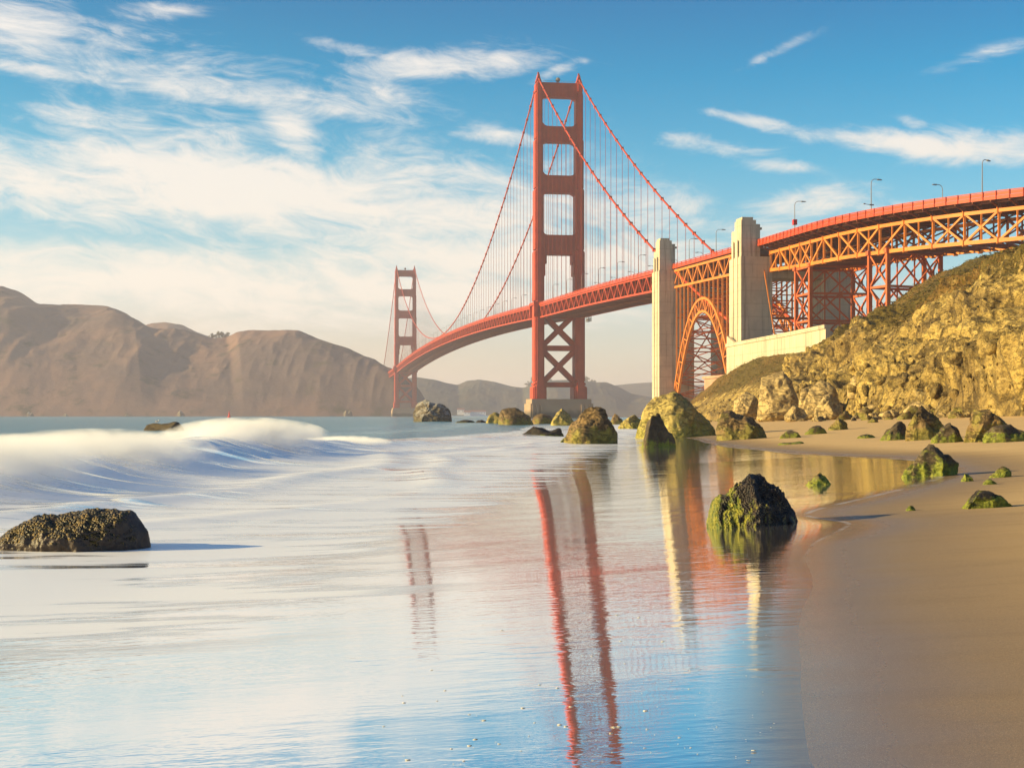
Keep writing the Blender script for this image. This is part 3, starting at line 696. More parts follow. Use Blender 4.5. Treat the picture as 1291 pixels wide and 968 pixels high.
for q in sus[:100]:
    mb = MB(); _, sd, t, zb, zt = q
    for k in (-.45, .45): mb.bar(Bp(t+k, sd*CO, zb), Bp(t+k, sd*CO, zt), .11)
    mb.bar(Bp(t-.7, sd*CO, zt), Bp(t+.7, sd*CO, zt), 1.5, 1.5)
    bpart(mb, 'suspender', ORANGE)
mb = MB()
for q in sus[100:]:
    _, sd, t, zb, zt = q
    for k in (-.45, .45): mb.bar(Bp(t+k, sd*CO, zb), Bp(t+k, sd*CO, zt), .11)
tag(bpart(mb, 'suspender', ORANGE), kind='stuff')

# suspended deck: two side trusses, road slab, floor beams and laterals
def span(t0, t1, mat, offs=CO, n=None, zt=-2.4, zb=-9.7, sec=.62):
    n = n or max(2, int(round(abs(t1-t0)/7.62))); ts = np.linspace(t0, t1, n+1)
    for sd in (-1, 1):
        mb = MB(); o = sd*offs
        for i in range(n):
            a, b = ts[i], ts[i+1]; za, zb_ = zrail(a), zrail(b)
            mb.bar(Bp(a, o, za+zt), Bp(b, o, zb_+zt), .85, .95); mb.bar(Bp(a, o, za+zb), Bp(b, o, zb_+zb), .85, .95)
            mb.bar(Bp(a, o, za+zb+.4), Bp(a, o, za+zt-.4), sec*.7)
            if i % 2 == 0: mb.bar(Bp(a, o, za+zb+.3), Bp(b, o, zb_+zt-.3), sec)
            else: mb.bar(Bp(a, o, za+zt-.3), Bp(b, o, zb_+zb+.3), sec)
        bpart(mb, 'side_truss', mat)
        mb = MB(); oe = sd*(offs+.9)
        for i in range(n):
            a, b = ts[i], ts[i+1]; za, zb_ = zrail(a), zrail(b)
            mb.bar(Bp(a, oe, za-1.65), Bp(b, oe, zb_-1.65), .3, .8)
            mb.bar(Bp(a, oe, za), Bp(b, oe, zb_), .22, .2); mb.bar(Bp(a, oe, za-.75), Bp(b, oe, zb_-.75), .12, .75)
            mb.bar(Bp(a, oe, za-1.9), Bp(a, oe, za+.12), .36)
        bpart(mb, 'railing', ORANGE)
    mb = MB()
    for i in range(n):
        a, b = ts[i], ts[i+1]; za, zb_ = zrail(a)-1.55, zrail(b)-1.55; oe = offs+.6
        mb.hexa([Bp(a, -oe, za-.5), Bp(a, oe, za-.5), Bp(b, oe, zb_-.5), Bp(b, -oe, zb_-.5), Bp(a, -oe, za), Bp(a, oe, za), Bp(b, oe, zb_), Bp(b, -oe, zb_)])
    bpart(mb, 'roadway', ASPHALT)
    mb = MB()
    for i in range(n):
        a, b = ts[i], ts[i+1]; za, zb_ = zrail(a), zrail(b)
        mb.bar(Bp(a, -offs, za-3.2), Bp(a, offs, za-3.2), .5, 1.6)
        mb.bar(Bp(a, -offs, za+zb), Bp(a, offs, za+zb), .5, .7)
        mb.bar(Bp(a, -offs, za+zb), Bp(b, 0, zb_+zb), .45, .45) if i % 2 == 0 else mb.bar(Bp(a, 0, za+zb), Bp(b, -offs, zb_+zb), .45, .45)
        mb.bar(Bp(a, offs, za+zb), Bp(b, 0, zb_+zb), .45, .45) if i % 2 == 0 else mb.bar(Bp(a, 0, za+zb), Bp(b, offs, zb_+zb), .45, .45)
        for o in (-9, -4.5, 0, 4.5, 9): mb.bar(Bp(a, o, za-2.7), Bp(b, o, zb_-2.7), .3, .7)
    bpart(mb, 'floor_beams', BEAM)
span(-337, -9, ORANGE); span(9, 1271, ORANGE); span(1289, 1640, ORANGE)
span(-11, 11, ORANGE, offs=9.4)

# concrete pylons
def pylon(t0, t1, zt, hole, zhole, step):
    for sd in (-1, 1):
        pass
    mb = MB()
    for sd in (-1, 1):
        o0, o1 = sorted((sd*21, sd*9.6))
        tboxB(mb, t0, t1, o0, o1, -2, zt-14)
        tm1 = t0+(t1-t0)*.62
        tboxB(mb, t0+.9, tm1, *sorted((sd*20.6, sd*15.2)), zt-14, zt-1.0)      # stepped head, higher towards the shore
        tboxB(mb, t0+1.2, tm1-.3, *sorted((sd*20.2, sd*16.2)), zt-1.0, zt)
        tboxB(mb, tm1, t1-.9, *sorted((sd*20.4, sd*15.0)), zt-14, zt-step)
        tboxB(mb, t0+1.3, t0+5.0, *sorted((sd*15.2, sd*13.6)), zt-14, zt-2.4)
        tboxB(mb, t0+2.2, t0+3.4, *sorted((sd*13.6, sd*12.6)), zt-4.2, zt-3.4)
        for q in (0.32, 0.68):    # vertical buttress strips on the outer face
            tm = t0+(t1-t0)*q
            tboxB(mb, tm-.9, tm+.9, *sorted((sd*20.9, sd*21.25)), -2, zt-8)
        mb2 = (sd*12)
    # wall between the shafts with its opening
    zd = zrail(t0)-10.5
    tboxB(mb, t0+1.0, t1-1.0, -9.6, 9.6, zhole, zd)
    if hole < 9.4:
        for sd in (-1, 1): tboxB(mb, t0+1.1, t1-1.1, *sorted((sd*hole, sd*9.6)), -2, zhole)
    bpart(mb, 'concrete_pylon', CONC)
pylon(-350, -337.5, 78.2, 5.2, 47, 5)
pylon(-465, -451, 72.0, 9.5, 50.5, 4)
# arch between the pylons
ARCH0, ARCH1 = -450.5, -350.5
tm = -392.0; hs = 45.0
def zo(x): return 49.0-41.0*abs(x/hs)**2.15
def zi(x):
    q = x/(hs-4.0); return 43.8-41.0*abs(q)**2.1
def archspan():
    n = 14
    for sd in (-1, 1):
        o = sd*(CO+.2); mb = MB()
        xo = [hs*math.sin(math.pi/2*k/n) for k in range(-n, n+1)]
        xi = [(hs-4.0)*math.sin(math.pi/2*k/n) for k in range(-n, n+1)]
        for k in range(2*n):
            A0, A1 = Bp(tm+xo[k], o, zo(xo[k])), Bp(tm+xo[k+1], o, zo(xo[k+1])); B0, B1 = Bp(tm+xi[k], o, zi(xi[k])), Bp(tm+xi[k+1], o, zi(xi[k+1]))
            mb.bar(A0, A1, 1.0, 1.05); mb.bar(B0, B1, 1.0, 1.0); mb.bar(A0, B0, .5)
            if k % 2 == 0: mb.bar(A0, B1, .5)
            else: mb.bar(B0, A1, .5)
        bpart(mb, 'arch_rib', ORANGE_LIT)
        mb = MB()
        for x in np.arange(-58, hs, 6.1):
            zz = max(zo(x), 4); mb.bar(Bp(tm+x, o, zz), Bp(tm+x, o, zrail(tm+x)-9.8), .62)
        mb.bar(Bp(ARCH0, o, zrail(ARCH0)-18), Bp(ARCH1, o, zrail(ARCH1)-18), .01)
        bpart(mb, 'spandrel_columns', ORANGE_LIT)
    mb = MB()      # bracing between the two ribs
    xo = [hs*math.sin(math.pi/2*k/n) for k in range(-n, n+1)]
    for k in range(0, 2*n):
        a, b = xo[k], xo[k+1]
        if k % 2: continue
        b = xo[k+2]
        for f_, dz_ in ((zo, 0), (zi, 0)):
            aa = a if f_ is zo else a*(hs-4)/hs; bb = b if f_ is zo else b*(hs-4)/hs
            mb.bar(Bp(tm+aa, -CO, f_(aa)), Bp(tm+aa, CO, f_(aa)), .5)
            mb.bar(Bp(tm+aa, -CO, f_(aa)), Bp(tm+bb, CO, f_(bb)), .4); mb.bar(Bp(tm+aa, CO, f_(aa)), Bp(tm+bb, -CO, f_(bb)), .4)
    for x in np.arange(-58, hs, 6.1):
        for zf in (.33, .66):
            z0, z1 = max(zo(x), 4), zrail(tm+x)-9.8; zz = z0+(z1-z0)*zf
            if z1-z0 > 10: mb.bar(Bp(tm+x, -CO, zz), Bp(tm+x, CO, zz), .4)
    for x in np.arange(-hs+1.5, hs, 12.2):
        z0, z1 = zo(x), zrail(tm+x)-9.8
        if z1-z0 > 14:
            zm_ = (z0+z1)/2
            for za_, zb_ in ((z0, zm_), (zm_, z1)):
                mb.bar(Bp(tm+x+3, -CO, za_), Bp(tm+x+3, CO, zb_), .4); mb.bar(Bp(tm+x+3, CO, za_), Bp(tm+x+3, -CO, zb_), .4)
        if z1-z0 > 4:
            mb.bar(Bp(tm+x, -CO, z0), Bp(tm+x, CO, z1), .45); mb.bar(Bp(tm+x, CO, z0), Bp(tm+x, -CO, z1), .45)
    bpart(mb, 'arch_bracing', RUST)
span(-451.5, -348.5, ORANGE_LIT, offs=CO+.2, n=14, zb=-10.0, zt=-3.0)
archspan()

# approach viaduct: straight, then curving east
RC = 140.0; SS = 45.0
V0 = Bp(-463, 0, 0)
def Vp(s, o, z):
    if s <= SS: q = V0-DN*s+DE*o
    else:
        ph = (s-SS)/RC; q = V0-DN*SS+(-DN)*(RC*math.sin(ph))+DE*(RC*(1-math.cos(ph)))+(DE*math.cos(ph)+DN*math.sin(ph))*o
    return Vector((q.x, q.y, z))
def zv(s): return float(np.interp(s, [0, 50, 150, 260], [64.0, 63.0, 62.4, 61]))
def s_at(px, o):
    best = min(np.arange(0, 260, .5), key=lambda s: abs(CX+F*Vp(s, o, 0).x/Vp(s, o, 0).y-px)); return float(best)
SEND = 215.0
ns = 21; ss_ = np.linspace(2, SEND, ns+1)
for sd in (-1, 1):
    mb = MB(); o = sd*10
    tz = lambda s: zv(s)-4.6
    bz = lambda s: zv(s)-float(np.interp(s, [0, 30, 120], [10.6, 11.6, 12.8]))
    for i in range(ns):
        a, b = ss_[i], ss_[i+1]; mdl = (a+b)/2
        pa, pb = Vp(a, o, tz(a)), Vp(b, o, tz(b)); qa, qb = Vp(a, o, bz(a)), Vp(b, o, bz(b))
        mb.bar(pa, pb, .9, 1.0); mb.bar(qa, qb, .9, 1.1); mb.bar(qa, pa, .65); mb.bar(Vp(mdl, o, bz(mdl)), Vp(mdl, o, tz(mdl)), .42)
        if i % 4 in (0, 3): mb.bar(qa, pb, .6)
        if i % 4 in (1, 2): mb.bar(pa, qb, .6)
        if i % 4 == 3 or i % 4 == 2: mb.bar(pa, qb, .5) if i % 4 == 3 else mb.bar(qa, pb, .5)
        for c_, zz in ((pa, 1), (qa, -1)): mb.bar(c_-Vector((0, 0, .9)), c_+Vector((0, 0, .9)), 1.3, .75)
    bpart(mb, 'viaduct_truss', ORANGE_LIT)
    mb = MB(); oe = sd*14.6; nr = 60; sr = np.linspace(0, SEND, nr+1)
    for i in range(nr):
        a, b = sr[i], sr[i+1]
        mb.bar(Vp(a, oe, zv(a)-1.75), Vp(b, oe, zv(b)-1.75), .3, 1.0)
        mb.bar(Vp(a, oe, zv(a)), Vp(b, oe, zv(b)), .25, .25); mb.bar(Vp(a, oe, zv(a)-.7), Vp(b, oe, zv(b)-.7), .1, .95)
        mb.bar(Vp(a, oe+sd*.1, zv(a)-2.2), Vp(a, oe+sd*.1, zv(a)+.1), .34)
    bpart(mb, 'viaduct_railing', ORANGE)
mb = MB(); nr = 60; sr = np.linspace(0, SEND, nr+1)
for i in range(nr):
    a, b = sr[i], sr[i+1]; oe = 14.3
    mb.hexa([Vp(a, -oe, zv(a)-2.1), Vp(a, oe, zv(a)-2.1), Vp(b, oe, zv(b)-2.1), Vp(b, -oe, zv(b)-2.1), Vp(a, -oe, zv(a)-1.5), Vp(a, oe, zv(a)-1.5), Vp(b, oe, zv(b)-1.5), Vp(b, -oe, zv(b)-1.5)])
bpart(mb, 'viaduct_roadway', ASPHALT)
mb = MB(); nb = 42
for i in range(nb+1):
    s = 2+(SEND-2)*i/nb; z = zv(s)
    mb.bar(Vp(s, -10, z-3.0), Vp(s, 10, z-3.0), .5, 1.7)
    for sd in (-1, 1):
        mb.bar(Vp(s, sd*10, z-3.9), Vp(s, sd*14.4, z-2.4), .35, .5); mb.bar(Vp(s, sd*10, z-2.5), Vp(s, sd*14.4, z-2.3), .35, .4)
        mb.bar(Vp(s, sd*10, z-4.6), Vp(s, sd*10, z-2.3), .4, .4)
    if i < nb:
        s2 = 2+(SEND-2)*(i+1)/nb
        for o in (-12.3, -6, -2, 2, 6, 12.3): mb.bar(Vp(s, o, z-2.5), Vp(s2, o, zv(s2)-2.5), .3, .7)
        zb1 = z-float(np.interp(s, [0, 30, 120], [10.6, 11.6, 12.8])); zb2 = zv(s2)-float(np.interp(s2, [0, 30, 120], [10.6, 11.6, 12.8]))
        mb.bar(Vp(s, -10, zb1), Vp(s, 10, zb1), .4, .6)
        if i % 2 == 0: mb.bar(Vp(s, -10, zb1), Vp(s2, 10, zb2), .4)
        else: mb.bar(Vp(s, 10, zb1), Vp(s2, -10, zb2), .4)
        if i % 2 == 0:
            mb.bar(Vp(s, -10, zb1), Vp(s, 10, z-4.6), .4); mb.bar(Vp(s, 10, zb1), Vp(s, -10, z-4.6), .4)
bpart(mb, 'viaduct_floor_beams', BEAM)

def steel_tower(sa, sb, zbot):
    tw = empty('support_tower', (0, 0, 0), bridge)
    nlev = 3; zt = zv(sa)-12.4
    zl = [zbot+(zt-zbot)*k/nlev for k in range(nlev+1)]
    for s in (sa, sb):
        for o in (-10, 10):
            mb = MB(); mb.bar(Vp(s, o, zbot-6), Vp(s, o, zt+.4), 1.15, 1.15, up=DN)
            mb.bar(Vp(s, o, zt-.3), Vp(s, o, zt+1.0), 2.0, 2.0, up=DN)
            bpart(mb, 'tower_post', RUST, tw)
    mb = MB()
    for k in range(nlev):
        z0, z1 = zl[k], zl[k+1]
        for o in (-10, 10):
            mb.bar(Vp(sa, o, z1), Vp(sb, o, z1), .7); zm = (z0+z1)/2
            mb.bar(Vp(sa, o, z0), Vp(sb, o, z1), .5); mb.bar(Vp(sb, o, z0), Vp(sa, o, z1), .5)
            mb.bar(Vp((sa+sb)/2, o, zm-.8), Vp((sa+sb)/2, o, zm+.8), 1.4, .5)
        for s in (sa, sb):
            mb.bar(Vp(s, -10, z1), Vp(s, 10, z1), .7); mb.bar(Vp(s, 0, z0), Vp(s, 0, z1), .4)
            mb.bar(Vp(s, -10, z0), Vp(s, 0, z1), .5); mb.bar(Vp(s, 10, z0), Vp(s, 0, z1), .5)
            mb.bar(Vp(s, -10, z1), Vp(s, 0, z0), .4) if k % 2 else mb.bar(Vp(s, 10, z1), Vp(s, 0, z0), .4)
    bpart(mb, 'tower_bracing', RUST, tw)
steel_tower(s_at(1022, -10), s_at(1004, -10), 24)
steel_tower(s_at(1120, -10), s_at(1097, -10), 20)
steel_tower(s_at(1291, -10)+2, s_at(1291, -10)+16, 24)
# inclined drain pipe on the pylon
mb = MB(); mb.bar(Vp(1.5, -12.5, 54), Vp(14, -12.5, 28), .35); bpart(mb, 'stay_pipe', ORANGE_LIT)
# sloping retaining wall at the bridge foot
mb = MB()
def Wp(Yw, o, z):
    t = (Yw-980)/0.98844; return Bp(t, o, z)
wl = [(531, 27.6), (500, 27.9), (470, 28.1), (434, 28.6)]
for (ya, za), (yb, zb) in zip(wl[:-1], wl[1:]):
    mb.hexa([Wp(ya, -23, 8), Wp(ya, -21.7, 8), Wp(yb, -21.7, 8), Wp(yb, -23, 8), Wp(ya, -23, za-1.2), Wp(ya, -21.7, za-1.2), Wp(yb, -21.7, zb-1.2), Wp(yb, -23, zb-1.2)])
    mb.hexa([Wp(ya, -23.4, za-1.2), Wp(ya, -21.3, za-1.2), Wp(yb, -21.3, zb-1.2), Wp(yb, -23.4, zb-1.2), Wp(ya, -23.4, za), Wp(ya, -21.3, za), Wp(yb, -21.3, zb), Wp(yb, -23.4, zb)])
mb.add([Wp(531, -22.9, 27.6), Wp(522, -22.9, 27.6), Wp(531, -22.9, 30.4), Wp(531, -21.8, 27.6), Wp(522, -21.8, 27.6), Wp(531, -21.8, 30.4)], [(0, 1, 2), (5, 4, 3), (0, 2, 5, 3), (1, 4, 5, 2), (0, 3, 4, 1)])
o = mb.build('retaining_wall', CONC); tag(o, 'pale concrete retaining wall rising along the bluff at the foot of the bridge', 'wall')
mb = MB(); mb.hexa([Bp(-440, -19, 6), Bp(-440, 2, 6), Bp(-412, 2, 6), Bp(-412, -19, 6), Bp(-440, -19, 16), Bp(-440, 2, 16), Bp(-412, 2, 16), Bp(-412, -19, 16)])
mb.hexa([Bp(-441, -19.6, 16), Bp(-441, 2.6, 16), Bp(-411, 2.6, 16), Bp(-411, -19.6, 16), Bp(-441, -19.6, 17), Bp(-441, 2.6, 17), Bp(-411, 2.6, 17), Bp(-411, -19.6, 17)])
o = mb.build('fort', BRICK); tag(o, 'low brick fort block standing under the steel arch', 'fort')
# maintenance travellers under the deck
for t, o_ in ((-22, 16.0),):
    r = tag(empty('maintenance_cradle', Bp(t, o_, 0)), 'small grey maintenance cradle hanging under the deck beside the near tower', 'cradle')
    L0 = Vector(r.location)
    mb = MB(); z = zrail(t)-11.5
    mb.bar(Bp(t-4, o_, z)-L0, Bp(t+4, o_, z)-L0, 2.2, .5); mb.bar(Bp(t-4, o_, z-1.2)-L0, Bp(t+4, o_, z-1.2)-L0, 2.2, .3)
    mb.build('platform', GREY, r)
    mb = MB()
    for q in (-4, -1.5, 1.5, 4):
        mb.bar(Bp(t+q, o_+1, z-1.2)-L0, Bp(t+q, o_+1, z+2)-L0, .25); mb.bar(Bp(t+q, o_-1, z-1.2)-L0, Bp(t+q, o_-1, z+2)-L0, .25)
    mb.build('hangers', GREY, r)

# street lamps
def lamp_meshes():
    mb = MB(); mb.tube([(0, 0, 0), (0, 0, 5), (0, 0, 9.6)], [.17, .14, .11], 6)
    mb.bar((0, 0, 0), (0, 0, .9), .5, .5)
    a = mb.build('pole', GREY, None)
    mb = MB(); mb.tube([(0, 0, 9.5), (0.25, 0, 10.3), (1.0, 0, 10.75), (2.6, 0, 10.8)], .1, 6)
    b = mb.build('arm', GREY, None)
    mb = MB(); mb.hexa([(2.3, -.28, 10.55), (3.9, -.28, 10.6), (3.9, .28, 10.6), (2.3, .28, 10.55), (2.4, -.2, 10.95), (3.7, -.15, 10.85), (3.7, .15, 10.85), (2.4, .2, 10.95)])
    c = mb.build('lamp_head', GREY, None)
    return a, b, c
lamp0 = None; LM = lamp_meshes()
def lamp(pt, rz, label, group=None, sc=1.0):
    global lamp0
    r = empty('street_lamp', pt); r.rotation_euler = (0, 0, rz); r.scale = (sc, sc, sc)
    tag(r, label, 'street lamp', group)
    for q in LM:
        if lamp0 is None: c = q
        else: c = q.copy(); C.objects.link(c)
        c.parent = r
    lamp0 = r; return r
rzE = math.atan2(DE.y, DE.x)
gl_ = 'street lamps along the bridge deck'
def tw_at(px, o):
    return float(min(np.arange(-460, 1270, .5), key=lambda t: abs(CX+F*Bp(t, o, 0).x/Bp(t, o, 0).y-px)))
spec = [(1002, -13.6, 'lamp post with a red box on its mast, on the viaduct beside the pale pylon', 0), (1098, -13.6, 'tall lamp post with a low side bracket above the second steel support tower', 0),
        (1238, -13.6, 'tallest looking lamp post on the viaduct, closest to the right edge', 0), (1188, 13.6, 'lamp post whose arm points left, on the far side of the viaduct', 1)]
ll = []
for px, o, lb, fl in spec:
    s = s_at(px, o); q = Vp(s, o, zv(s)-1.5); ph = max(0, (s-SS)/RC); ed = DE*math.cos(ph)+DN*math.sin(ph)
    ll.append(lamp(q, math.atan2(ed.y, ed.x)+(math.pi if fl else 0), lb, gl_))
mb = MB(); mb.bar((0, 0, 3.0), (0, 0, 4.7), 1.3, 1.3, up=Vector((1, 0, 0))); o = mb.build('signal_box', RED, ll[0])
mb = MB(); mb.bar((-2.6, 0, 3.2), (.8, 0, 3.0), .12, .12); mb.bar((-.6, 0, 3.1), (.9, 0, 3.1), .3, .35); mb.bar((-2.8, 0, 3.2), (-2.2, 0, 3.3), .25, .3); mb.build('side_bracket', GREY, ll[1])
for k, (px, lb) in enumerate([(903, 'lamp post on the deck just left of the near pale pylon'), (869, 'lamp post on the deck midway between the two pale pylons')]):
    t = tw_at(px, -12.9); lamp(Bp(t, -12.9, zrail(t)-1.5), rzE, lb, gl_)
for t in np.arange(-325, -20, 45.7):
    lamp(Bp(t, -12.9, zrail(t)-1.5), rzE, 'lamp post on the deck between the left pale pylon and the near tower', gl_)
for t in np.arange(-300, -20, 45.7):
    lamp(Bp(t, 12.9, zrail(t)-1.5), rzE+math.pi, 'lamp post on the far edge of the deck between pylon and near tower', gl_)
for t in np.arange(30, 1250, 45.7):
    lamp(Bp(t, -12.9, zrail(t)-1.5), rzE, 'lamp post on the long deck between the two red towers', gl_)

# ------------------------------------------------------------------ rocks
def rock_shape(Wd, Dp, H, sil, seed, sub=5, rough=1.0, cells=1.7, cut=.74):
    """a boulder whose height across its width follows the profile sil"""
    V, Fc = ICO[sub]; V = V.copy()
    x, y, z = V.T
    su = np.linspace(-1, 1, len(sil)); hx = np.interp(x, su, sil)
    r = np.sqrt(np.maximum(1-x*x, 1e-4))
    top = z > 0
    zz = np.where(top, (np.clip(z/r, 0, 1))**0.8*hx, z*0.35)
    xx = np.sign(x)*np.abs(x)**0.92
    P = np.stack([xx*Wd/2, y*Dp/2, zz*H], 1)
    L = min(Wd, H*1.8)
    N = V/np.linalg.norm(V, axis=1)[:, None]
    off = np.array([seed*7.3, seed*3.1, seed*1.7])
    q = P/L*cells+off
    d, e, vl = cell(q+.25*np.stack([fbm(q, 3, seed), fbm(q, 3, seed+3), fbm(q, 3, seed+6)], 1), seed)
    disp = 0.09*(vl-.5)*sstep(e, 0, .25)-0.02*sstep(e, .08, 0)+0.07*fbm(P/L*2+off, 4, seed+1, .55, True)-0.02+0.030*fbm(P/L*7+off, 5, seed+2, .6)+.012*fbm(P/L*22+off, 3, seed+4, .6)
    fade = 0.35+.65*sstep(np.abs(x), 1.0, .7)
    rg = np.random.default_rng(seed+1000); S0 = np.array([Wd/2, Dp/2, H])
    for k in range(15):          # broken flat faces
        a_ = rg.uniform(0, 6.283); nz_ = rg.uniform(-.15, .85); nn_ = np.array([math.cos(a_)*math.sqrt(1-nz_*nz_), math.sin(a_)*math.sqrt(1-nz_*nz_), nz_])
        h_ = (P@nn_).max()*rg.uniform(cut, .6*cut+.4); over = np.maximum(P@nn_-h_, 0); P = P-nn_[None, :]*(over*.9)[:, None]
    P = P+N*(disp*L*rough*fade)[:, None]
    low_ = P[:, 2] < .5*H
    w0, w1 = P[:, 0].min(), P[:, 0].max(); P[:, 0] = (P[:, 0]-w0)/(w1-w0)*Wd-Wd/2
    return P, Fc
def rock(name, x0, x1, yt, yb, sil, mat, label, cat='rock', seed=1, dr=0.8, sub=5, rough=1.0, group=None, zoff=0.0, cut=.74):
    xm = (x0+x1)/2; gx, gy, gz = ground(xm, yb)
    Wd = (x1-x0)/F*gy; H = (yb-yt)/F*gy; Dp = Wd*dr
    gy2 = gy+Dp*.35; gx2 = (xm-CX)/F*gy2; k = gy2/gy; Wd *= k; H = CZ+(HY-yt)/F*gy2-gz
    P, Fc = rock_shape(Wd, Dp, H*1.0, sil, seed, sub, rough, cut=cut)
    m_ = max(P[:, 2]); P[:, 2] = np.where(P[:, 2] > 0, P[:, 2]*H/m_, P[:, 2])
    o = meshobj(name, P, Fc, mat, None, sub >= 6)
    o.location = (gx2, gy2, gz-.03*H+zoff)
    return tag(o, label, cat, group)
# near ones
rock('mussel_rock', -12, 188, 638, 696, [.1, .42, .68, .86, .88, .92, 1, 1, .97, .45], R_MUSSEL, 'dark mussel crusted rock in the white wash at the left edge', seed=3, dr=.65, sub=7, rough=.85, cut=.95)
rock('mossy_rock', 891, 1009, 595, 664, [.1, .55, .8, .84, .88, .97, .95, .55, .12], R_CRUST, 'big dark rock with yellow green moss standing in the wet sand pool', seed=5, dr=.85, sub=7, rough=1.35, cut=.84)
rock('mossy_rock', 1134, 1211, 558, 601, [.06, .25, .55, .9, .98, .7, .66, .62, .15], R_MOSSY, 'green moss covered pointed rock at the edge of the shallow pool', seed=8, dr=.7, sub=6)
rock('mossy_rock', 1015, 1049, 595, 612, [.08, .5, 1, .6, .1], R_MOSSY, 'small pointed mossy rock alone in the middle of the pool', seed=9, sub=5)
rock('mossy_rock', 1207, 1282, 617, 640, [.05, .25, .6, 1, .8, .7, .6, .3, .08], R_DARK, 'low dark weedy rock lying on bare sand near the right edge', seed=11, dr=.5, sub=6)
rock('mossy_rock', 1246, 1276, 587, 602, [.1, .6, 1, .8, .2], R_MOSSY, 'small rounded mossy rock on the sand, higher of the trio by the right edge', seed=12, sub=5)
rock('mossy_rock', 1211, 1228, 597, 607, [.1, .8, 1, .5, .1], R_MOSSY, 'tiny mossy stone right of the pointed green rock', seed=13, sub=4)
rock('mossy_rock', 1238, 1259, 603, 611, [.1, .7, 1, .7, .1], R_MOSSY, 'tiny flat mossy stone between the tiny stone and the low weedy rock', seed=14, sub=4)
rock('pebble', 1142, 1155, 637, 644, [.2, .8, 1, .6, .2], R_DARK, 'single dark pebble on the bare sand spit', seed=15, sub=4)
# middle distance
rock('boulder', 709, 779, 511, 560, [.1, .2, .62, .97, 1, .93, .86, .6, .28], R_FAR, 'tall dark boulder with a steep right side standing in the wash below the near tower', seed=21, dr=.8, sub=6, cut=.88)
rock('boulder', 801, 903, 491, 552, [.1, .6, .82, .95, 1, .93, .78, .5, .12], R_BIG, 'largest yellow boulder, round topped, on the beach below the left pale pylon', seed=22, dr=.8, sub=6, cut=.9)
rock('boulder', 806, 853, 519, 564, [.05, .35, .75, 1, .7, .45, .3, .2, .05], R_MOSSY, 'small dark mossy peak leaning in front of the largest yellow boulder', seed=23, dr=.6, sub=5)
rock('boulder', 902, 969, 516, 554, [.35, .85, 1, .95, .85, .8, .85, .5, .15], R_FAR, 'square shouldered dark boulder just right of the largest yellow boulder', seed=24, dr=.7, sub=6, cut=.85)
rock('boulder', 779, 812, 522, 541, [.15, .7, 1, .9, .2], R_BIG, 'small yellow boulder at the left foot of the largest one', seed=25, sub=5)
rock('boulder', 768, 786, 521, 535, [.2, .9, 1, .8, .2], R_FAR, 'small grey boulder far behind the tall dark one', seed=26, sub=4)
rock('boulder', 694, 723, 514, 537, [.2, .85, 1, .95, .5], R_BIG, 'golden boulder half hidden behind the left side of the tall dark one', seed=27, sub=5)
rock('boulder', 628, 674, 513, 536, [.25, .8, 1, .9, .7, .55, .2], R_FAR, 'dark hump backed boulder left of the bridge pier', seed=28, sub=5)
rock('boulder', 612, 638, 519, 535, [.15, .7, 1, .9, .6], R_BIG, 'small golden boulder touching the hump backed boulder', seed=29, sub=4)
rock('boulder', 668, 700, 521, 535, [.3, .9, 1, .7, .2], R_FAR, 'low brown boulder in front of the bridge pier', seed=30, sub=4)
rock('boulder', 651, 712, 537, 551, [.1, .6, 1, .8, .5, .75, .6, .2], R_DARK, 'long low dark reef rock left of the tall dark boulder', seed=31, dr=.5, sub=5)
rock('boulder', 705, 738, 541, 559, [.05, .4, .8, 1, .8], R_MOSSY, 'yellow green mossy slab at the left foot of the tall dark boulder', seed=32, dr=.6, sub=5)
rock('sea_stack', 520, 570, 503, 532, [.2, .5, .9, 1, .78, .8, .85, .6, .15], R_GUANO, 'craggy sea rock streaked white, right of the far tower', seed=33, dr=.8, sub=6)
rock('reef_rock', 574, 600, 529, 533, [.1, .6, 1, .6, .1], R_DARK, 'low reef rock awash beside the white streaked sea rock', seed=34, sub=4)
rock('reef_rock', 598, 616, 529, 534, [.1, .8, 1, .6, .2], R_DARK, 'tiny reef rock touching the small golden boulder', seed=35, sub=4)
rock('reef_rock', 182, 234, 531, 543, [.1, .6, .85, .8, .8, 1, .9, .6, .15], R_MUSSEL, 'low flat topped rock offshore behind the breaking wave', seed=36, dr=.5, sub=5, rough=.7)
# along the back of the beach
rock('boulder', 1107, 1146, 530, 555, [.15, .6, .9, 1, .8], R_MOSSY, 'yellow mossy boulder at the left of the beach row on the right', seed=41, dr=.7, sub=5)
rock('boulder', 1139, 1193, 509, 555, [.3, .75, 1, .95, .8, .7, .45, .15], R_FAR, 'steep brown boulder, tallest of the beach row on the right', seed=42, dr=.7, sub=6)
rock('boulder', 1174, 1215, 532, 558, [.1, .5, .9, 1, .8, .3], R_MOSSY, 'dark mossy boulder between the two tall brown boulders of the row', seed=43, dr=.7, sub=5)
rock('boulder', 1212, 1284, 514, 556, [.4, .85, .95, .9, 1, .85, .6, .15], R_FAR, 'wide brown boulder near the right end of the beach row', seed=44, dr=.6, sub=6)
rock('boulder', 1236, 1305, 534, 557, [.1, .5, .75, .85, .95, 1, .9, .4], R_MOSSY, 'long mossy slab cut by the right edge of the view', seed=45, dr=.5, sub=5)
rock('flat_rock', 982, 1010, 542, 552, [.1, .6, 1, .8, .2], R_MOSSY, 'small green flat rock on the sand right of the square shouldered boulder', seed=46, sub=4)
rock('flat_rock', 979, 1015, 556, 560.5, [.1, .5, .6, 1, .3], R_DARK, 'thin dark ledge showing through the sand below the small green rock', seed=47, sub=4)
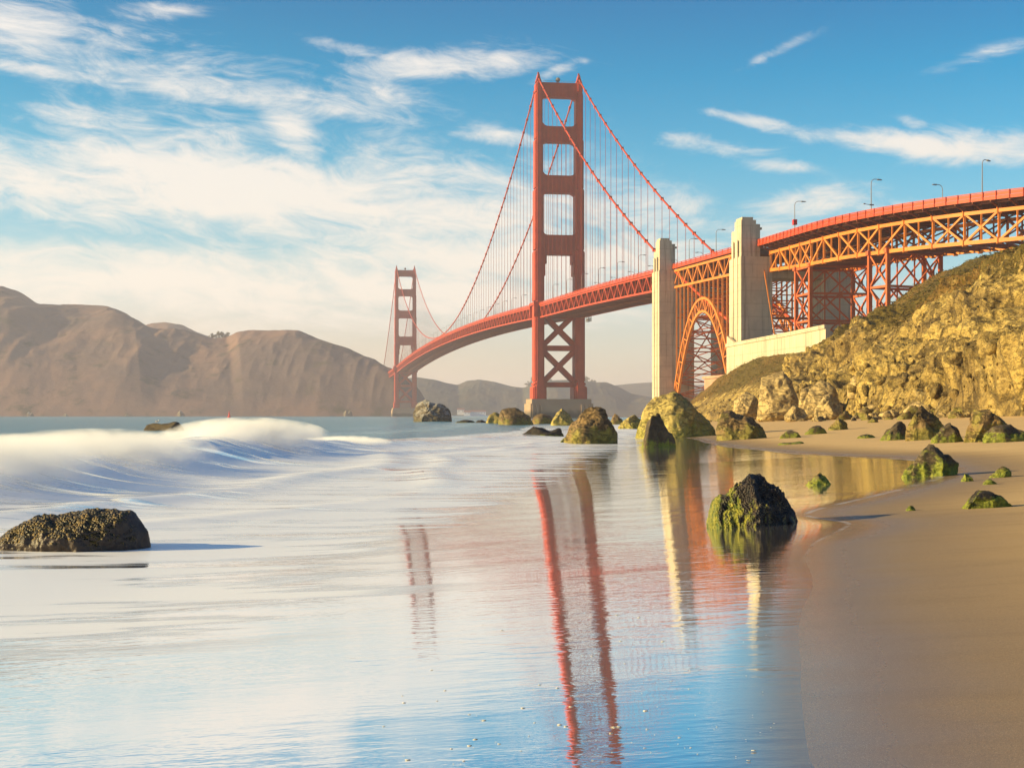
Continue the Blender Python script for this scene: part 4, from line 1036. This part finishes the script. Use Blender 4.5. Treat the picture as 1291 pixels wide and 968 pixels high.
rock('flat_rock', 1080, 1103, 547, 552, [.1, .7, 1, .8, .2], R_DARK, 'thin dark ledge on open sand left of the beach row', seed=48, sub=4)
rock('flat_rock', 1012, 1045, 536, 547, [.1, .6, .9, 1, .7, .2], R_MOSSY, 'mossy ledge lying left of the dark hummock at the back of the beach', seed=49, sub=4)
rock('boulder', 1044, 1070, 527, 542, [.2, .8, 1, .8, .2], R_FAR, 'dark hummock of rock at the back of the beach', seed=50, sub=5)
def rock_at(name, x, y, z, Wd, H, sil, mat, label, seed, dr=.8, sub=5, rough=1.2, group=None, rz=0, cat='rock'):
    P, Fc = rock_shape(Wd, Wd*dr, H, sil, seed, sub, rough); o = meshobj(name, P, Fc, mat, None, False); o.location = (x, y, z); o.rotation_euler = (0, 0, rz); return tag(o, label, cat, group)
def at_px(px, py, Yd): return ((px-CX)/F*Yd, Yd, CZ+(HY-py)/F*Yd)
for k, (x0, x1, yt, yb, Yd, sil, lb) in enumerate([
    (956, 1016, 467, 514, 235, [.5, .85, 1, .98, .95, 1, .9, .6], 'biggest pale angular block fallen at the foot of the bluff'),
    (925, 962, 494, 516, 250, [.3, .8, 1, .9, .5], 'pale block left of the biggest fallen block'),
    (1010, 1060, 481, 512, 215, [.3, .7, 1, .95, .8, .4], 'pale rounded block right of the biggest fallen block'),
    (1030, 1070, 497, 519, 195, [.3, .9, 1, .8, .4], 'pale block resting low before the rounded fallen block'),
    (1072, 1112, 462, 490, 205, [.4, .9, 1, .85, .5], 'pale block lodged partway up the bluff above the fallen blocks'),
    (992, 1022, 508, 524, 200, [.3, .9, 1, .7, .3], 'low tan block in the gap below the biggest fallen block')]):
    x, y, z = at_px((x0+x1)/2, yb, Yd); rock_at('fallen_block', x, y+2, z-.4, (x1-x0)/F*Yd, (yb-yt)/F*Yd+.4, sil, R_PALE, lb, 60+k, .8, 6, .9, 'pale blocks fallen at the foot of the bluff')
# loose boulders along the toe: copies of six shapes
protos = []
for k in range(6):
    P, Fc = rock_shape(2.0, 1.6, 1.2, [.3, .8, 1, .9, .7, .3] if k % 2 else [.2, .6, .9, 1, .8, .4], 80+k, 4, 1.5)
    me = meshobj('toe_boulder', P, Fc, [R_FAR, R_PALE, R_FAR, R_DARK, R_PALE, R_FAR][k], None, False); protos.append(me)
used = [False]*6
for k in range(150):
    u_ = rng.random()**.8*0.68+0.12; i = int(u_*(nu-1)); a = A[i]; k6 = int(rng.integers(0, 6))
    dd = abs(rng.normal())*4.0-1.5
    x = a[0]-dd; y = a[1]+rng.normal()*3
    if not used[k6]: o = protos[k6]; used[k6] = True
    else: o = protos[k6].copy(); C.objects.link(o)
    s = (0.3+1.0*rng.random()**2)*(1.5 if dd < 1 else 1.0)
    o.scale = (s, s, s*.85); o.rotation_euler = (rng.normal()*.15, rng.normal()*.15, rng.random()*6.28)
    o.location = (x, y, float(max(zsand(x, y), 0))-.12*s+max(0, -dd)*.5)
    tag(o, 'loose boulder in the rubble along the foot of the bluff', 'boulder', 'loose boulders along the foot of the bluff')

# white streaked rocks along the headland shore
for k, (px, hh, ww) in enumerate([(38, 8, 9), (83, 6, 8), (228, 11, 11), (438, 10, 13), (160, 4, 6)]):
    x = (px-CX)/F*2300; rock_at('shore_rock', x, 2300, -1, ww*1.2, hh*1.2, [.3, .8, 1, .5, .9, .3], R_GUANO, 'streaked pale rock at the waterline of the left headland', 120+k, .6, 4, 1.5, 'white streaked rocks at the foot of the headland')

# ------------------------------------------------------------------ small things
# red channel buoy
x, y, _ = at_px(289, 523, 1250); r = tag(empty('buoy', (x, y, 0)), 'small red channel buoy floating before the left headland', 'buoy')
mb = MB(); mb.tube([(0, 0, -.5), (0, 0, .6), (0, 0, .9)], [1.5, 1.5, 1.2], 12); mb.build('float', RED, r)
mb = MB(); mb.tube([(0, 0, .9), (0, 0, 3.2), (0, 0, 4.6)], [.95, .6, .35], 8); mb.tube([(0, 0, 4.6), (0, 0, 5.4)], .22, 6); mb.build('mast', RED, r)
# gull on the offshore rock
gx, gy, gz = ground(208, 543)
r = tag(empty('seagull', ((198-CX)/F*(gy+1.0), gy+1.0, gz+1.02)), 'white gull standing on the flat topped offshore rock', 'bird')
V, Fi = ICO[4]; V = V.copy(); bx = V*np.array([.24, .11, .11]); bx[:, 2] += .22+np.where(bx[:, 0] > .1, (bx[:, 0]-.1)*.6, 0); bx[:, 1] *= np.where(V[:, 0] < 0, 1+V[:, 0]*.7, 1)
hd = ICO[4][0]*np.array([.075, .06, .065])+np.array([.23, 0, .37]); nk = ICO[4][0]*np.array([.07, .055, .10])+np.array([.19, 0, .30])
n_ = len(bx); VV = np.concatenate([bx, nk, hd]); FF = np.concatenate([Fi, Fi+n_, Fi+2*n_]); meshobj('body', VV, FF, WHITEP, r, True)
mb = MB()
for s_ in (-1, 1): mb.tube([(.02, s_*.04, 0), (.01, s_*.04, .16)], .012, 5)
mb.build('legs', GREY, r); mb = MB(); mb.tube([(.29, 0, .37), (.37, 0, .35)], [.02, .006], 6); mb.build('beak', ORANGE_LIT, r)
mb = MB()
for s_ in (-1, 1): mb.tube([(.12, s_*.09, .28), (-.05, s_*.11, .26), (-.3, s_*.03, .22)], [.03, .05, .012], 6)
mb.build('wings', GREY, r, True)
# far-shore houses
m, t = material('roof_red'); finish(t, principled(t, t.mix(t.noise(pos(t), .3), t.col(.25, .1, .07), t.col(.18, .08, .06)), .9)); ROOF = m
def house(px, wd, hh, Yd, z, label, roof=True):
    x = (px-CX)/F*Yd; r = tag(empty('house', (x, Yd, z)), label, 'house', 'pale buildings on the far shore'); d = 12
    mb = MB(); mb.hexa([(-wd/2, -d/2, -4), (wd/2, -d/2, -4), (wd/2, d/2, -4), (-wd/2, d/2, -4), (-wd/2, -d/2, hh), (wd/2, -d/2, hh), (wd/2, d/2, hh), (-wd/2, d/2, hh)]); mb.build('wall', WHITEP, r)
    mb = MB(); e = 1; mb.add([(-wd/2-e, -d/2-e, hh+.02), (wd/2+e, -d/2-e, hh+.02), (wd/2+e, d/2+e, hh+.02), (-wd/2-e, d/2+e, hh+.02), (-wd/2, 0, hh+4), (wd/2, 0, hh+4)], [(0, 1, 5, 4), (2, 3, 4, 5), (1, 2, 5), (3, 0, 4), (3, 2, 1, 0)]); mb.build('roof', ROOF, r)
    for k in range(max(2, int(wd/7))):
        xx = -wd/2+wd*(k+.5)/max(2, int(wd/7)); mb = MB(); mb.hexa([(xx-.8, -d/2-.08, hh*.35), (xx+.8, -d/2-.08, hh*.35), (xx+.8, -d/2+.1, hh*.35), (xx-.8, -d/2+.1, hh*.35), (xx-.8, -d/2-.08, hh*.75), (xx+.8, -d/2-.08, hh*.75), (xx+.8, -d/2+.1, hh*.75), (xx-.8, -d/2+.1, hh*.75)]); mb.build('window', GREY, r)
house(602, 42, 7, 3640, 3, 'longest white building on the far shore right of the streaked sea rock')
house(581, 18, 9, 3650, 6, 'small white building on the far shore, leftmost of the pale group')
house(589, 16, 6, 3630, 3, 'low white building beside the longest one on the far shore')
house(638, 20, 7, 3660, 5, 'white building on the far shore behind the hump backed boulder')
house(560, 22, 7, 3660, 4, 'white building on the far shore just above the streaked sea rock')
house(799, 26, 8, 4050, 16, 'pale building on the far shore left of the pale pylon', True)
# trees on the saddle of the headland
LEAF = SCRUB
def tree(x, y, z, h, seed, label, group):
    rg = np.random.default_rng(seed); r = tag(empty('tree', (x, y, z)), label, 'tree', group)
    mb = MB(); mb.tube([(0, 0, -3), (0, 0, h*.5), (h*.05, 0, h*.8)], [h*.05, h*.035, h*.01], 6)
    for k in range(4): an = k*1.6; mb.tube([(0, 0, h*.4), (math.cos(an)*h*.25, math.sin(an)*h*.25, h*.65)], [h*.02, h*.006], 5)
    mb.build('trunk', GREY, r)
    V = []; Fl = []
    cl_ = rg.normal(size=(9, 3))*np.array([.26, .26, .12])*h+np.array([0, 0, h*.72])
    for c in cl_:
        for k in range(90):
            d = rg.normal(size=3); d /= np.linalg.norm(d); q = c+d*h*.17*(.5+.5*rg.random()); w_ = rg.normal(size=(3, 3))*h*.035
            n0 = len(V); V += list(q+w_); Fl.append((n0, n0+1, n0+2))
    meshobj('crown', np.array(V), np.array(Fl), LEAF, r)
for k, px in enumerate((268, 272, 277, 281, 286)):
    Yd = 2810; x = (px-CX)/F*Yd; tree(x, Yd, CZ+(HY-429)/F*Yd-2, 12+3*(k % 3), 200+k, 'wind shaped tree standing in the saddle of the left headland', 'trees in the saddle of the headland')
for k, px in enumerate((664, 669, 675, 683, 692, 741, 748)):
    Yd = 4320; x = (px-CX)/F*Yd; tree(x, Yd, CZ+(HY-(487 if k < 2 else 484))/F*Yd-5, 16+4*(k % 3), 220+k, 'round tree on the far shore ridge beside the near tower', 'trees on the far shore ridge')

# foam flecks left on the wet sand
m, t = material('foam'); finish(t, principled(t, t.col(.62, .58, .5), .6)); FOAM = m
mb_v = []; mb_f = []
Vi, Fi = ICO[3]
def fleck(x, y, s):
    zq = float(zsand(x, y)); z = .5*(zq+math.sqrt(zq*zq+.01))+.007
    n0 = sum(len(a_) for a_ in mb_v); mb_v.append(Vi*np.array([s*1.8, s*.8, s*.3])*(1+.2*rng.normal(size=(len(Vi), 1)))+np.array([x, y, z])); mb_f.append(Fi+n0)
for k in range(150):
    px = 520+rng.normal()*190+200; py = 968-abs(rng.normal())*120
    if rng.random() < .2: px = rng.uniform(480, 980); py = rng.uniform(720, 968)
    if px > 985 or px < 470 or py < 690: continue
    gx, gy, gz = ground(px, py)
    if gx > xf(gy)-.1: continue
    fleck(gx, gy, .002+.0055*rng.random()**3)
tag(meshobj('foam_flecks', np.concatenate(mb_v), np.concatenate(mb_f), FOAM, None, True), 'tiny foam flecks scattered over the mirror wet sand', 'foam', kind='stuff')

# soft spray thrown up along the breaker: small clouds of fine water
m = bpy.data.materials.new('spray'); m.use_nodes = True; m.node_tree.nodes.clear(); t = NT(m.node_tree)
g_ = t.n('ShaderNodeTexCoord').outputs['Object']; p = pos(t)
r_ = t.n('ShaderNodeVectorMath', operation='LENGTH'); t.put(r_, 0, g_); rad = r_.outputs['Value']
n = t.noise(scaled(t, p, .5, .30, .9), 1.0, 4, .6, .5)
dn = t.m('MULTIPLY', t.ss(t.m('ADD', rad, t.m('MULTIPLY', t.m('SUBTRACT', n, .5), 2.0)), 1.0, .05), 1.0)
pv = t.n('ShaderNodeVolumePrincipled'); pv.inputs['Color'].default_value = (.97, .97, .97, 1); pv.inputs['Anisotropy'].default_value = 0.1; t.put(pv, 'Density', dn)
o = t.n('ShaderNodeOutputMaterial'); t.t.links.new(pv.outputs[0], o.inputs['Volume']); SPRAY = m
Vi, Fi = ICO[3]
for k, (x, y, z, sx, sy, sz, lb) in enumerate([
    (-14.7, 38, .85, 4.2, 9, .85, 'soft cream spray over the nearest hump of the breaking wave, at the left edge'),
    (-14.4, 50, .85, 4.0, 10, .8, 'soft spray hanging between the two humps of the breaking wave'),
    (-13.4, 74, 1.0, 4.0, 13, 1.0, 'bright cream spray over the farther, taller hump of the breaking wave'),
    (-11.0, 92, .35, 3.5, 10, .45, 'thin spray trailing right of the taller hump of the wave')]):
    o = meshobj('sea_spray', Vi, Fi, SPRAY, None, True); o.location = (x, y, z); o.scale = (sx, sy, sz); tag(o, lb, 'spray', kind='stuff')

# ------------------------------------------------------------------ haze
m = bpy.data.materials.new('haze_air'); m.use_nodes = True; m.node_tree.nodes.clear(); t = NT(m.node_tree)
pv = t.n('ShaderNodeVolumePrincipled'); pv.inputs['Color'].default_value = (0.84, 0.80, 0.93, 1); pv.inputs['Density'].default_value = 0.000112; pv.inputs['Anisotropy'].default_value = 0.2
o = t.n('ShaderNodeOutputMaterial'); t.t.links.new(pv.outputs[0], o.inputs['Volume'])
mb = MB(); x0, x1, y0, y1, z0, z1 = -9600, 9600, -500, 9900, -7.2, 236
mb.hexa([(x0, y0, z0), (x1, y0, z0), (x1, y1, z0), (x0, y1, z0), (x0, y0, z1), (x1, y0, z1), (x1, y1, z1), (x0, y1, z1)])
hz = mb.build('haze', m); tag(hz, 'warm evening haze filling the strait', 'haze', kind='stuff')
